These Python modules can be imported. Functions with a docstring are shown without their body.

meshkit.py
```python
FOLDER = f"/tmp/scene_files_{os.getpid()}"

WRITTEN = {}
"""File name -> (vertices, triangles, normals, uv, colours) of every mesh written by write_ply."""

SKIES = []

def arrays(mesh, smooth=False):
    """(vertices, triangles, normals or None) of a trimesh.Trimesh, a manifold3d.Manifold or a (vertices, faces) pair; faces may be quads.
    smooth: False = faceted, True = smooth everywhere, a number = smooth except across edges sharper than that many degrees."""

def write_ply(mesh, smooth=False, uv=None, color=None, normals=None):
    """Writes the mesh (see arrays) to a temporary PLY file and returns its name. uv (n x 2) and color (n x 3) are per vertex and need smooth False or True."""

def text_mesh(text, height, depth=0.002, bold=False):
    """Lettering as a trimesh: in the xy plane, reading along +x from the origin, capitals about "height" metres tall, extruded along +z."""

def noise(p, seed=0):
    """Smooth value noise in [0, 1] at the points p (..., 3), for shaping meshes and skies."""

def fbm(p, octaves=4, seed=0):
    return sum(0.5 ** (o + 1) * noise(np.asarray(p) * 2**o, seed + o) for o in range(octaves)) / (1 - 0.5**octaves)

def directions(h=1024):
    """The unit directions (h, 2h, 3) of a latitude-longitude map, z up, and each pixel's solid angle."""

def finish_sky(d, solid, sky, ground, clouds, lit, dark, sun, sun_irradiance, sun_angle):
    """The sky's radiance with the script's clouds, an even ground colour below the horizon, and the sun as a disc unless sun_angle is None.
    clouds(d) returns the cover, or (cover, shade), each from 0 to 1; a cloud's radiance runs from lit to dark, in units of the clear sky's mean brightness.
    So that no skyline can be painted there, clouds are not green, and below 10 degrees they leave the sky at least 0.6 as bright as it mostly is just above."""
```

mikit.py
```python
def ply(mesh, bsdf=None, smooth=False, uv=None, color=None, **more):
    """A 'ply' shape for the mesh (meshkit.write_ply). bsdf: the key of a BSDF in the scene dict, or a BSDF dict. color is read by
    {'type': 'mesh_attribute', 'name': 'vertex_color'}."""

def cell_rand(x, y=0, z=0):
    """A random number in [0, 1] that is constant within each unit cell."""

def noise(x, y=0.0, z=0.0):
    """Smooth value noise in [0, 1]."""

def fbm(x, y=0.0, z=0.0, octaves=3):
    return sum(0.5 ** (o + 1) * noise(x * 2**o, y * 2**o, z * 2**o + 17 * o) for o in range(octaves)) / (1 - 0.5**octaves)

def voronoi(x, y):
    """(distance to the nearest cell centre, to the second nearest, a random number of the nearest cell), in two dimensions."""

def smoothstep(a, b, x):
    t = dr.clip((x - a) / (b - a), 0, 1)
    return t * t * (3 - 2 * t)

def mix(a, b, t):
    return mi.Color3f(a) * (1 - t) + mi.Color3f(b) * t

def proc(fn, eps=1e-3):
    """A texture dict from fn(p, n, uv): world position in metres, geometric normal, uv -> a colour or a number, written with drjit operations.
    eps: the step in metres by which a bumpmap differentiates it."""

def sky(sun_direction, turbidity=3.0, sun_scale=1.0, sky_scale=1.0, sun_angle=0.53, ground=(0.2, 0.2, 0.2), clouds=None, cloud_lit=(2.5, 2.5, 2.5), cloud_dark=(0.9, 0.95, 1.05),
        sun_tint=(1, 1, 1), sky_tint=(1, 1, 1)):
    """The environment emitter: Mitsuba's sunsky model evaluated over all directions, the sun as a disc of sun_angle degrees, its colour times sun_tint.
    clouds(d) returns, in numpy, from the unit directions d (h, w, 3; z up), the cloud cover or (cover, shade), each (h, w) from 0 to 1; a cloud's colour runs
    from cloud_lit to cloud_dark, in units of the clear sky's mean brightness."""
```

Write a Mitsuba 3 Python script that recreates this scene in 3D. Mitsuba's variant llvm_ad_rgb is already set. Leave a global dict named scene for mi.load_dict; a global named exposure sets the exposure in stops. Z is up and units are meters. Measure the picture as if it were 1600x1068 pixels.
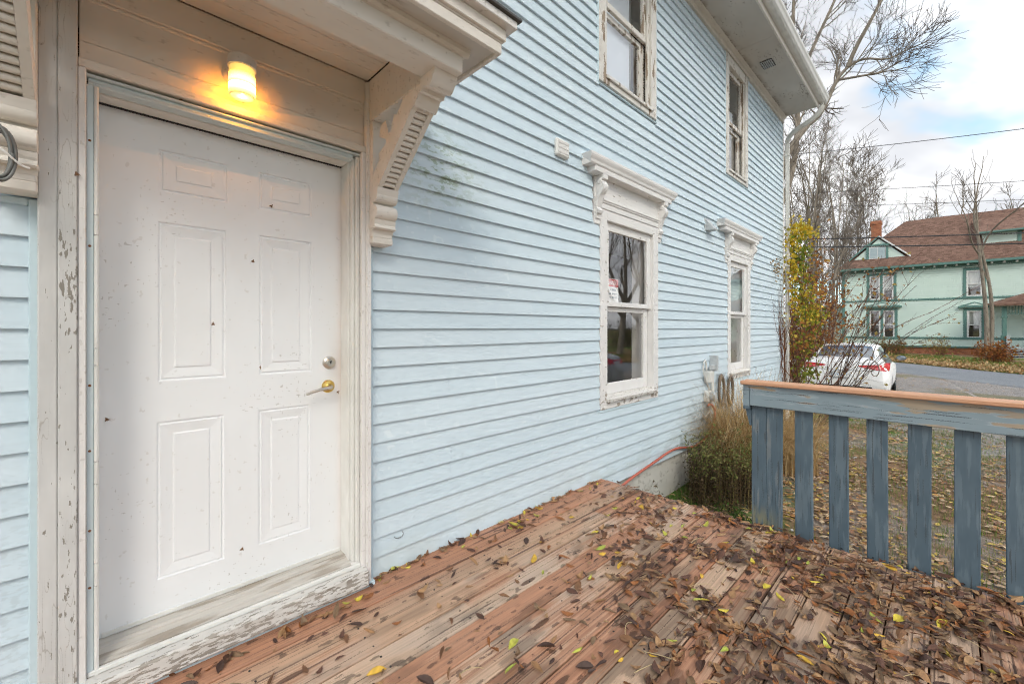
import math
import numpy as np, trimesh, drjit as dr, mitsuba as mi, mikit, meshkit
from shapely.geometry import Polygon, box as sbox, Point
from shapely.ops import unary_union
T = mi.ScalarTransform4f
scene, labels = {}, {}

# ---------------------------------------------------------------- camera, sky, exposure
CAM = np.array([0.0, 0.0, 1.33])
CT, ST = 0.69912, 0.71501                       # the camera looks 45.6 degrees away from the wall's direction (+x)
scene['camera'] = {'type': 'perspective', 'fov': 2 * math.degrees(math.atan(800 / 660)), 'fov_axis': 'x',
                   'principal_point_offset_x': 0.0, 'principal_point_offset_y': 21.0 / 1068,
                   'near_clip': 0.05, 'far_clip': 600.0,
                   'to_world': T().look_at(origin=CAM.tolist(), target=(CAM + [CT, ST, 0]).tolist(), up=[0, 0, 1])}
def sky_clouds(d):
    h = np.maximum(d[..., 2:3], 0.0) + 0.35
    q = np.concatenate([d[..., :2] / h * 1.6, np.zeros_like(h)], -1) @ np.array([[.75, .66, 0], [-.66, .75, 0], [0, 0, 1.0]])
    n = meshkit.fbm(q * [1.0, 1.9, 1] + [SKX, SKY_, 0.4], 6, 3)
    fine = meshkit.fbm(q * 3.3 + [9.0, 2.0, 1.0], 5, 11)
    n = n + 0.16 * (fine - 0.5)
    cover = np.clip((0.66 - n) / 0.12, 0, 1)
    cover = cover * cover * (3 - 2 * cover)
    shade = np.clip((meshkit.fbm(q * [1.3, 2.6, 1] + [1.0, 4.0, 5.0], 5, 23) + 0.3 * (fine - 0.5) - 0.42) / 0.26, 0, 1)
    return cover, shade
SKX, SKY_ = 2.0, 3.4
scene['sky'] = mikit.sky([-0.50, -0.60, 0.64], turbidity=3, sun_scale=0.28, sun_angle=24, sun_tint=(.89, 1.0, 1.21), clouds=sky_clouds,
                         cloud_lit=(1.55, 1.56, 1.57), cloud_dark=(1.05, 1.08, 1.14), sky_tint=(2.1, 2.1, 1.75), ground=(0.16, 0.15, 0.13))
exposure = 2.3

# ---------------------------------------------------------------- helpers
R = np.random.default_rng(7)
def uniq(k):
    if k not in scene and k not in labels: return k
    i = 1
    while f'{k}_{i:03d}' in scene or f'{k}_{i:03d}' in labels: i += 1
    return f'{k}_{i:03d}'
def put(name, mesh, bsdf, parent=None, smooth=False, color=None, label=None, kind=None, **more):
    k = uniq(f'{parent}__{name}' if parent else name)
    scene[k] = mikit.ply(mesh, bsdf, smooth, None, color, **more)
    if label or kind: labels[k] = {a: b for a, b in (('label', label), ('kind', kind)) if b}
    return k
def copy(name, src, bsdf, tw, parent=None):
    k = uniq(f'{parent}__{name}' if parent else name)
    scene[k] = {**src, 'to_world': tw, **({'bsdf': {'type': 'ref', 'id': bsdf}} if bsdf else {})}
    return k
def thing(name, label, cat, group=None, kind=None):
    k = uniq(name)
    labels[k] = {'label': label, 'category': cat, **({'group': group} if group else {}), **({'kind': kind} if kind else {})}
    return k
def tag(k, label=None, cat=None, group=None, kind=None):
    labels[k] = {a: b for a, b in (('label', label), ('category', cat), ('group', group), ('kind', kind)) if b}
    return k
def cat(*m):
    m = [x for x in (m[0] if len(m) == 1 and isinstance(m[0], (list, tuple)) else m)]
    return trimesh.util.concatenate(m)
def bx(x0, x1, y0, y1, z0, z1):
    m = trimesh.creation.box((x1 - x0, y1 - y0, z1 - z0)); m.apply_translation(((x0 + x1) / 2, (y0 + y1) / 2, (z0 + z1) / 2)); return m
def cb(x0, x1, y0, y1, z0, z1, b=0.003):
    b = min(b, (x1 - x0) * .4, (y1 - y0) * .4, (z1 - z0) * .4)
    P = []
    for a, e, i in ((b, b, 0), (b, 0, b), (0, b, b)):
        for x in (x0 + a, x1 - a):
            for y in (y0 + e, y1 - e):
                for z in (z0 + i, z1 - i): P.append((x, y, z))
    return trimesh.Trimesh(P, CBF, process=False)
def _cbf():
    P = []
    for a, e, i in ((.2, .2, 0), (.2, 0, .2), (0, .2, .2)):
        for x in (a, 1 - a):
            for y in (e, 1 - e):
                for z in (i, 1 - i): P.append((x, y, z))
    P = np.array(P); h = trimesh.convex.convex_hull(P)
    idx = [int(np.argmin(((P - v) ** 2).sum(1))) for v in h.vertices]
    return np.array(idx)[h.faces]
CBF = _cbf()
MX = np.array([[0, 0, 1, 0], [1, 0, 0, 0], [0, 1, 0, 0], [0, 0, 0, 1.0]])      # (a, b) -> (y, z), extruded along +x
MY = np.array([[1, 0, 0, 0], [0, 0, -1, 0], [0, 1, 0, 0], [0, 0, 0, 1.0]])     # (a, b) -> (x, z), extruded along -y
def _extr(poly, h):
    poly = poly if hasattr(poly, 'geom_type') else Polygon(poly)
    poly = poly.buffer(0)
    gs = getattr(poly, 'geoms', [poly])
    return cat([trimesh.creation.extrude_polygon(g, h, engine='earcut') for g in gs])
def px(poly, x0, x1):
    m = _extr(poly, x1 - x0); m.apply_transform(MX); m.apply_translation((x0, 0, 0)); return m
def py(poly, y0, y1):
    m = _extr(poly, y1 - y0); m.apply_transform(MY); m.apply_translation((0, y1, 0)); return m
def pz(poly, z0, z1):
    m = _extr(poly, z1 - z0); m.apply_translation((0, 0, z0)); return m
def lathe(prof, axis='z', at=(0, 0, 0), n=24):
    m = trimesh.creation.revolve(np.array(prof, float), sections=n)
    if m.volume < 0: m.invert()
    if axis == 'y': m.apply_transform(trimesh.transformations.rotation_matrix(math.pi / 2, [1, 0, 0]))
    if axis == 'x': m.apply_transform(trimesh.transformations.rotation_matrix(math.pi / 2, [0, 1, 0]))
    m.apply_translation(at); return m
def tubes(polys, sides=5):
    """[(points n x 3, radii n), ...] -> (V, F) of open tapered tubes."""
    V, Fs, at = [], [], 0
    ang = np.arange(sides) * 2 * np.pi / sides
    ca, sa = np.cos(ang), np.sin(ang)
    for P, rad in polys:
        P = np.asarray(P, float); n = len(P); rad = np.broadcast_to(rad, n)
        t = np.gradient(P, axis=0); t /= np.linalg.norm(t, axis=1, keepdims=True) + 1e-12
        ref = np.array([0.31, 0.17, 0.93]) if abs(t[:, 2]).mean() < .8 else np.array([0.93, 0.31, 0.1])
        a = np.cross(t, ref); a /= np.linalg.norm(a, axis=1, keepdims=True) + 1e-12
        b = np.cross(t, a)
        V.append((P[:, None] + rad[:, None, None] * (ca[None, :, None] * a[:, None] + sa[None, :, None] * b[:, None])).reshape(-1, 3))
        i = np.arange(n - 1)[:, None] * sides; j = np.arange(sides)[None]; k = (j + 1) % sides
        q = np.stack([i + j, i + k, i + sides + k, i + sides + j], -1).reshape(-1, 4) + at
        Fs.append(np.vstack([q[:, [0, 1, 2]], q[:, [0, 2, 3]]])); at += n * sides
    return np.vstack(V), np.vstack(Fs)
def tube(P, r, sides=8): return trimesh.Trimesh(*tubes([(P, r)], sides), process=False)
def curve(P, n=24):
    """a smooth line through the points"""
    from scipy.interpolate import CubicSpline
    P = np.asarray(P, float); s = np.r_[0, np.cumsum(np.linalg.norm(np.diff(P, axis=0), axis=1))]
    return CubicSpline(s, P)(np.linspace(0, s[-1], n))

# ---------------------------------------------------------------- materials
C3 = mi.Color3f
fbm, noise, mix, sst = mikit.fbm, mikit.noise, mikit.mix, mikit.smoothstep
def mat(name, col, rough=0.6, spec=0.35, bump=None, scale=1.0, eps=1e-3, two=False, **more):
    c = mikit.proc(col) if callable(col) else {'type': 'rgb', 'value': list(col)}
    b = {'type': 'principled', 'base_color': c, 'roughness': mikit.proc(rough) if callable(rough) else rough, 'specular': spec, **more}
    if bump: b = {'type': 'bumpmap', 'scale': scale, 'tex': mikit.proc(bump, eps), 'inner': b}
    if two: b = {'type': 'twosided', 'b': b}
    scene[name] = b
def rgb(*v): return C3(*v)
E0 = 0.1028; ZB = 1.33
def f_siding(p, n, uv):
    row = dr.floor((p.z - ZB) / E0 + .02)
    t = mikit.cell_rand(row, dr.floor(p.x / 3.66 + row * .37), 3)
    c = mix((.51, .612, .678), (.55, .64, .70), t)
    c = mix(c, rgb(.545, .645, .71), sst(.45, .7, fbm(p.x * 1.3, p.z * 7, 2.0)) * .5)
    c = mix(c, rgb(.42, .50, .54), sst(.58, .8, fbm(p.x * 5, p.z * 40, 5.0)) * .14)
    dots = sst(.83, .9, noise(p.x * 34, p.z * 34, 9.0)) * sst(.5, .75, noise(p.x * 2.1, p.z * 3, 4.0))
    c = mix(c, rgb(.70, .76, .78), dots * .35)
    mil = dr.exp(-dr.square((p.x - 1.50) / .26) - dr.square((p.z - 2.30) / .20)) * sst(.28, .62, fbm(p.x * 11, p.z * 38, 3.0)) * (.25 + .95 * sst(.46, .58, fbm(p.x * 42, p.z * 70, 6.0)))
    c = mix(c, rgb(.21, .28, .15), mil * .62)
    low = sst(.28, .02, p.z) * sst(.42, .72, fbm(p.x * 4.5, p.z * 9, 8.0))
    c = mix(c, rgb(.40, .45, .42), low * .28)
    left = sst(-.1, -.2, p.x) * sst(.5, .72, fbm(p.x * 45, p.z * 110, 1.0, 4)) * sst(1.1, .2, p.z)
    return mix(c, rgb(.30, .34, .35), left * .28)
mat('m_siding', f_siding, .55, .3, bump=lambda p, n, uv: fbm(p.x * 9, p.z * 130, p.y * 100) * .5 + .5 * noise(p.x * 3, p.z * 30), scale=.0004, eps=2e-3)
mat('m_blue_trim', lambda p, n, uv: mix((.47, .60, .66), (.54, .645, .70), fbm(p.x * 14, p.z * 5, p.y * 9)), .5, .35)
def peel(p, cover, sx, sz):
    a = fbm(p.x * sx, p.z * sz, p.y * sx, 4)
    return sst(cover, cover + .035, a)
def f_trim(p, n, uv):
    c = mix((.71, .70, .69), (.62, .605, .585), fbm(p.x * 6, p.z * 6, p.y * 6))
    c = mix(c, rgb(.33, .30, .26), sst(.66, .80, fbm(p.x * 30, p.z * 30, p.y * 30)) * .45)
    return mix(c, rgb(.40, .37, .33), sst(.80, .86, noise(p.x * 90, p.z * 90, p.y * 90)) * .4)
mat('m_trim', f_trim, .62, .3, bump=lambda p, n, uv: fbm(p.x * 55, p.z * 55, p.y * 55), scale=.0014)
def f_canopy(p, n, uv):
    c = mix((.72, .685, .635), (.60, .565, .515), fbm(p.x * 3, p.z * 7, p.y * 9))
    return mix(c, rgb(.28, .25, .21), sst(.64, .82, fbm(p.x * 34, p.z * 60, p.y * 60)) * .36)
mat('m_canopy', f_canopy, .65, .25, bump=lambda p, n, uv: fbm(p.x * 40, p.z * 90, p.y * 90), scale=.0012)
def f_peel(p, n, uv):
    c = mix((.62, .62, .61), (.45, .45, .44), fbm(p.x * 18, p.z * 5, p.y * 18))
    zone = dr.exp(-dr.square((p.z - 1.48) / .20)) * .20 + dr.exp(-dr.square((p.z - .45) / .5)) * .085
    zone = zone * sst(-.105, -.085, p.x)
    a = fbm(p.x * 150, p.z * 38, p.y * 60, 4)
    c = mix(c, rgb(.24, .225, .20), sst(.715, .735, a + zone))
    crack = sst(.05, .0, dr.abs(noise(p.x * 130, p.z * 14, 3.0) - .5)) * sst(.45, .6, fbm(p.x * 12, p.z * 3, 8.0))
    return mix(c, rgb(.33, .31, .28), crack * .75)
mat('m_peel', f_peel, .7, .2, bump=lambda p, n, uv: fbm(p.x * 110, p.z * 18, p.y * 60), scale=.0022)
def f_sill(p, n, uv):
    a = fbm(p.x * 34, p.z * 150, p.y * 90, 4)
    c = mix((.66, .65, .63), (.50, .48, .45), fbm(p.x * 4, p.z * 30, p.y * 20))
    w = mix((.24, .215, .19), (.36, .33, .29), noise(p.x * 6, p.z * 160, p.y * 120))
    front = sst(-.3, -.8, n.y)
    return mix(c, w, sst(.60, .66, a + front * .135 - .03))
mat('m_sill', f_sill, .75, .2, bump=lambda p, n, uv: fbm(p.x * 14, p.z * 110, p.y * 110), scale=.004)
def f_oldwin(p, n, uv):
    c = mix((.68, .665, .64), (.56, .54, .50), fbm(p.x * 10, p.z * 6, p.y * 10))
    a = fbm(p.x * 28, p.z * 7, p.y * 30, 4)
    inner = sst(2.150, 2.168, p.y)
    w = mix((.21, .155, .115), (.34, .28, .22), noise(p.x * 60, p.z * 8, 4.0))
    return mix(c, w, sst(.63, .67, a + inner * .085 - .015))
mat('m_oldwin', f_oldwin, .7, .2, bump=lambda p, n, uv: fbm(p.x * 60, p.z * 14, p.y * 60), scale=.002)
def f_winlow(p, n, uv):
    c = mix((.74, .735, .73), (.65, .64, .63), fbm(p.x * 10, p.z * 6, p.y * 10))
    a = fbm(p.x * 22, p.z * 40, p.y * 30, 4)
    up = sst(.4, .8, n.z)
    low = sst(.80, .66, p.z)
    return mix(c, rgb(.27, .225, .18), sst(.745, .80, a + low * .14 + up * .11) * .85)
mat('m_winlow', f_winlow, .65, .25, bump=lambda p, n, uv: fbm(p.x * 50, p.z * 50, p.y * 50), scale=.0013)
def f_door(p, n, uv):
    c = mix((.755, .775, .795), (.71, .725, .735), fbm(p.x * 4, p.z * 3, 1.0))
    c = mix(c, rgb(.45, .42, .38), sst(.77, .86, fbm(p.x * 50, p.z * 46, 2.0)) * .28)
    scuff = sst(.90, .94, noise(p.x * 110, p.z * 120, 7.0)) * sst(.62, .8, noise(p.x * 6, p.z * 5, 3.0))
    c = mix(c, rgb(.38, .36, .34), scuff * .6)
    edge = dr.exp(-(0.915 - p.x) / .018) * .30 + dr.exp(-dr.square((p.x - .9) / .05) - dr.square((p.z - 1.12) / .15)) * .3
    return mix(c, rgb(.50, .40, .33), edge)
mat('m_door', f_door, .38, .45, bump=lambda p, n, uv: fbm(p.x * 12, p.z * 5, p.y * 60), scale=.0012)
PITCH = 0.1455; Y0 = 2.075
def deck_t(p):
    return dr.floor((Y0 - p.y) / PITCH)
def f_deck(p, n, uv):
    b = deck_t(p); pc = mikit.cell_rand(b, dr.floor((p.x + b * 1.31) / 2.6), 5); r2 = mikit.cell_rand(b, 7, 2)
    g1 = noise(p.x * 1.7 + b * 7, p.y * 170 + 3 * noise(p.x * 2.0, b), b); g2 = noise(p.x * 6 + b, p.y * 400, b * 1.3)
    grain = .62 * g1 + .38 * g2
    worn = sst(.36, .56, fbm(p.x * 2.0 + b * 3, p.y * 9, b * 1.7) * .60 + .50 * pc - .02 + .22 * (grain - .5)) * sst(2.02, 1.80, p.y)
    red = mix((.40, .190, .112), (.44, .235, .148), r2)
    tan = mix((.47, .305, .205), (.53, .375, .27), r2)
    c = mix(red, tan, worn) * (.72 + .52 * grain)
    c = mix(c, rgb(.47, .43, .39), sst(.60, .70, fbm(p.x * 1.4 + b * 2, p.y * 3, 12.0)) * worn * .22)
    c = mix(c, rgb(.09, .05, .035), sst(.80, .86, noise(p.x * 1.6 + b * 5, p.y * 210, b + 4.0)) * .8)
    w0 = fbm(p.x * 2.6 + b * .35, p.y * 5.5, 21.0, 4) + .16 * (grain - .5)
    wet = sst(.545, .60, w0) * sst(.2, 1.2, p.x) * sst(2.05, 1.4, p.y)
    c = c * (1 - .42 * wet)
    c = c * (1 - .55 * sst(.70, .745, fbm(p.x * 15, p.y * 36, 6.0, 4)))
    d1, d2, w = mikit.voronoi(p.x * 2.1 + b * 3.7, b * 1.1 + .5)
    kn = dr.square((p.x * 2.1 + b * 3.7 - dr.floor(p.x * 2.1 + b * 3.7)) - .5) * 60 + dr.square((Y0 - p.y) / PITCH - b - .25 - .5 * r2) * 90
    knot = sst(1.0, .55, kn) * sst(.62, .66, mikit.cell_rand(dr.floor(p.x * 2.1 + b * 3.7), b, 9))
    return mix(c, rgb(.10, .05, .03), knot * .85)
def deck_rough(p, n, uv):
    return .60 - .22 * sst(.54, .62, fbm(p.x * 2.6, p.y * 5.5, 21.0, 4))
mat('m_deck', f_deck, deck_rough, .4, bump=lambda p, n, uv: noise(p.x * 2, p.y * 150, p.z * 60), scale=.0018)
def f_rail(p, n, uv):
    b = mikit.cell_rand(dr.floor(p.y / .09 + 50), 3, 1)
    hor = sst(.795, .803, p.z)
    c = mix((.064, .10, .132), (.11, .156, .192), fbm(p.x * 30, p.y * 20, p.z * 9) * .75 + .25 * b)
    c = mix(c, rgb(.265, .34, .385), hor * .8)
    a = dr.select(p.z > .8, fbm(p.y * 5, p.z * 42, 3.0, 4), fbm(p.y * 55, p.z * 6, 3.0, 4))
    c = mix(c, rgb(.36, .43, .47), sst(.52, .66, a) * (.55 * hor + .13))
    wear = sst(.61, .64, a + hor * sst(.5, .75, noise(p.y * 4 + 2.6, p.z * 6, 8.0)) * .12 - .03)
    c = mix(c, mix((.42, .32, .21), (.30, .245, .18), noise(p.y * 7, p.z * 90)), wear * (.85 * hor + .15 * sst(.6, .9, p.y)))
    crk = sst(.70, .74, dr.select(p.z > .8, fbm(p.y * 4, p.z * 140, 9.0), fbm(p.y * 150, p.z * 5, 9.0)))
    c = mix(c, rgb(.06, .07, .08), crk * .75)
    moss = sst(.16, .0, p.z) * sst(.7, .9, p.y) * sst(.3, .6, fbm(p.y * 60, p.z * 12, 5.0))
    return mix(c, rgb(.26, .24, .13), moss * .8)
mat('m_rail', f_rail, .6, .35, bump=lambda p, n, uv: dr.select(p.z > .8, fbm(p.y * 5, p.z * 130, p.x * 90), fbm(p.y * 130, p.z * 6, p.x * 90)), scale=.003)
mat('m_cap', lambda p, n, uv: mix(mix((.50, .245, .135), (.60, .36, .23), fbm(p.x * 110, p.y * 4, p.z * 110)), rgb(.16, .09, .06), sst(.86, .92, noise(p.x * 11, p.y * 6, p.z * 11 + 3)) * .8),
    .5, .45, bump=lambda p, n, uv: fbm(p.x * 140, p.y * 4, p.z * 140), scale=.002)
mat('m_concrete', lambda p, n, uv: mix(mix((.64, .62, .58), (.50, .48, .44), fbm(p.x * 5, p.z * 9, p.y * 5)), rgb(.30, .28, .24), sst(.60, .78, fbm(p.x * 17, p.z * 25, 2.0)) * .5), .85, .15,
    bump=lambda p, n, uv: fbm(p.x * 30, p.z * 30, p.y * 30, 4), scale=.008)
def f_ground(p, n, uv):
    big = fbm(p.x * .55, p.y * .55, 3.0, 4); fine = fbm(p.x * 9, p.y * 9, 1.0, 4)
    grass = mix((.05, .10, .02), (.12, .19, .045), fine)
    dirt = mix((.12, .075, .045), (.24, .16, .10), fine)
    c = mix(dirt, grass, sst(.46, .60, big))
    edge = (-2.6 + (p.x - 6.8) * .75) - p.y + 2.4 * (fbm(p.x * .8, p.y * .8, 17.0, 4) - .5)
    gr = mix((.165, .15, .14), (.36, .335, .32), noise(p.x * 42, p.y * 42))
    c = mix(c, gr, sst(-1.0, .25, edge) * sst(26., 20., p.x) * sst(.38, .52, fbm(p.x * 2.3, p.y * 2.3, 30.0, 4) + .10 * sst(-.2, .5, edge)))
    c = mix(c, gr, sst(.53, .60, fbm(p.x * .9, p.y * .9, 44.0, 4)) * sst(3.4, 4.2, p.x) * sst(16., 12., p.x) * .5)
    return mix(c, rgb(.30, .19, .10), sst(.62, .75, fbm(p.x * 22, p.y * 22, 8.0)) * .6)
mat('m_ground', f_ground, .9, .1, bump=lambda p, n, uv: fbm(p.x * 14, p.y * 14, 4.0, 4), scale=.02)
def f_gravel(p, n, uv):
    d1, d2, w = mikit.voronoi(p.x * 26, p.y * 26)
    c = mix((.165, .15, .14), (.36, .335, .32), w * .7 + .3 * fbm(p.x * 3, p.y * 3, 1.0))
    c = mix(c, rgb(.08, .07, .06), sst(.10, .0, d2 - d1) * .8)
    moss = sst(.52, .68, fbm(p.x * .8, p.y * .8, 5.0, 4))
    c = mix(c, rgb(.145, .13, .06), moss * .65)
    return mix(c, rgb(.33, .20, .11), sst(.70, .80, fbm(p.x * 14, p.y * 14, 8.0)) * .6)
mat('m_gravel', f_gravel, .85, .2, bump=lambda p, n, uv: mikit.voronoi(p.x * 26, p.y * 26)[0], scale=-.012, eps=4e-3)
mat('m_asphalt', lambda p, n, uv: mix(mix((.155, .165, .18), (.21, .22, .235), fbm(p.x * .9, p.y * .9, 2.0, 4)), rgb(.11, .115, .12), sst(.5, .7, noise(p.x * 40, p.y * 40)) * .4), .75, .3)
mat('m_bark', lambda p, n, uv: mix(mix((.20, .165, .13), (.36, .315, .26), fbm(p.x * 7, p.y * 7, p.z * 2.5)), rgb(.12, .10, .085), sst(.55, .75, fbm(p.x * 22, p.y * 22, p.z * 5)) * .7), .9, .1)
mat('m_twig', (.185, .155, .13), .85, .1)
mat('m_redtwig', (.16, .075, .05), .8, .15)
VC = {'type': 'mesh_attribute', 'name': 'vertex_color'}
scene['m_leaf'] = {'type': 'twosided', 'b': {'type': 'principled', 'base_color': VC, 'roughness': .55, 'specular': .35}}
scene['m_plant'] = {'type': 'principledthin', 'base_color': VC, 'roughness': .6, 'diff_trans': .6, 'spec_trans': 0.0, 'eta': 1.35}
scene['m_glass'] = {'type': 'thindielectric', 'int_ior': 1.95}
mat('m_dark', (.035, .033, .03), .9, .1, two=True)
mat('m_room', (.36, .34, .29), .9, .1, two=True)
mat('m_curtain', lambda p, n, uv: mix((.56, .58, .55), (.36, .39, .37), noise(p.x * 38, p.z * 1.5, p.y * 8)), .9, .1, two=True)
mat('m_film', lambda p, n, uv: mix((.30, .40, .44), (.46, .54, .56), fbm(p.x * 6, p.z * 5, 1.0, 4)), .4, .5, two=True)
mat('m_white', (.74, .74, .73), .4, .4)
mat('m_vinyl', lambda p, n, uv: mix((.70, .70, .68), (.56, .56, .53), fbm(p.x * 12, p.y * 12, p.z * 5)), .45, .4)
mat('m_alum', lambda p, n, uv: mix((.46, .55, .58), (.56, .63, .65), fbm(p.x * 40, p.z * 6, p.y * 30)), .42, .5)
mat('m_greymetal', (.50, .52, .53), .38, .5, metallic=.7)
mat('m_rust', (.19, .075, .025), .85, .2)
mat('m_print', (.22, .26, .30), .6, .3)
mat('m_black', (.02, .02, .022), .6, .3)
mat('m_nickel', (.60, .56, .50), .28, .5, metallic=1.0)
mat('m_brass', (.66, .46, .14), .22, .5, metallic=1.0)
mat('m_zinc', lambda p, n, uv: mix((.36, .39, .41), (.50, .52, .53), fbm(p.x * 25, p.y * 25, p.z * 25)), .5, .4)
mat('m_hose', (.50, .14, .10), .6, .3)
mat('m_wire', (.045, .045, .048), .6, .3)
mat('m_signred', (.52, .035, .05), .5, .4)
mat('m_shingle', lambda p, n, uv: mix(mix((.14, .082, .062), (.25, .155, .12), mikit.cell_rand(dr.floor(p.y * 5 + dr.floor(p.z * 11) * .5), dr.floor(p.z * 11), dr.floor(p.x * .5))), rgb(.07, .04, .035), sst(.82, .98, p.z * 11 - dr.floor(p.z * 11)) * .5), .9, .1)
mat('m_dshingle', lambda p, n, uv: mix((.05, .05, .052), (.10, .10, .10), mikit.cell_rand(dr.floor(p.x * 9), dr.floor(p.y * 8))), .9, .1)
mat('m_green', lambda p, n, uv: mix((.60, .735, .67), (.65, .77, .71), fbm(p.y * .8, p.z * 5, 2.0)), .6, .3)
mat('m_gtrim', (.12, .235, .21), .5, .35)
mat('m_brick', lambda p, n, uv: mix(mix((.30, .11, .06), (.46, .19, .10), mikit.cell_rand(dr.floor(p.y * 4.5 + dr.floor(p.z * 13) * .5), dr.floor(p.z * 13), dr.floor(p.x * 4.5))),
                                  rgb(.33, .29, .25), dr.maximum(sst(.84, .92, p.z * 13 - dr.floor(p.z * 13)), 0) * .6), .9, .1)
mat('m_carpaint', (.80, .80, .80), .25, .5, clearcoat=.8, clearcoat_gloss=.95)
mat('m_carsilver', (.42, .44, .46), .3, .5, clearcoat=.8, clearcoat_gloss=.95)
mat('m_carglass', (.30, .33, .36), .06, .9, metallic=.75)
mat('m_redlens', (.50, .012, .018), .12, .6, clearcoat=1.0, clearcoat_gloss=.98)
mat('m_lenslight', (.72, .30, .28), .12, .6)
mat('m_tyre', (.025, .025, .026), .8, .2)
mat('m_rim', (.42, .43, .44), .3, .5, metallic=.8)
mat('m_plateblue', (.16, .30, .50), .5, .3)

mat('m_wetwood', lambda p, n, uv: mix(mix((.41, .385, .35), (.55, .525, .485), fbm(p.x * 3, p.y * 130, p.z * 90, 4)), rgb(.22, .17, .12), sst(.55, .75, fbm(p.x * 5, p.y * 40, 6.0)) * .6), .7, .25, bump=lambda p, n, uv: fbm(p.x * 3, p.y * 130, p.z * 60), scale=.002)
mat('m_stalk', (.52, .40, .22), .6, .3)
mat('m_scrap', (.17, .10, .06), .8, .2)
mat('m_hosebrown', (.20, .155, .12), .6, .3)
mat('m_cable', (.16, .165, .16), .5, .4)
mat('m_plugyellow', (.62, .42, .03), .5, .4)
mat('m_mirrorcase', (.035, .06, .075), .15, .6, clearcoat=.8)
mat('m_darktwig', (.10, .062, .045), .85, .1)
mat('m_blind', (.60, .66, .73), .7, .3, two=True)
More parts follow.
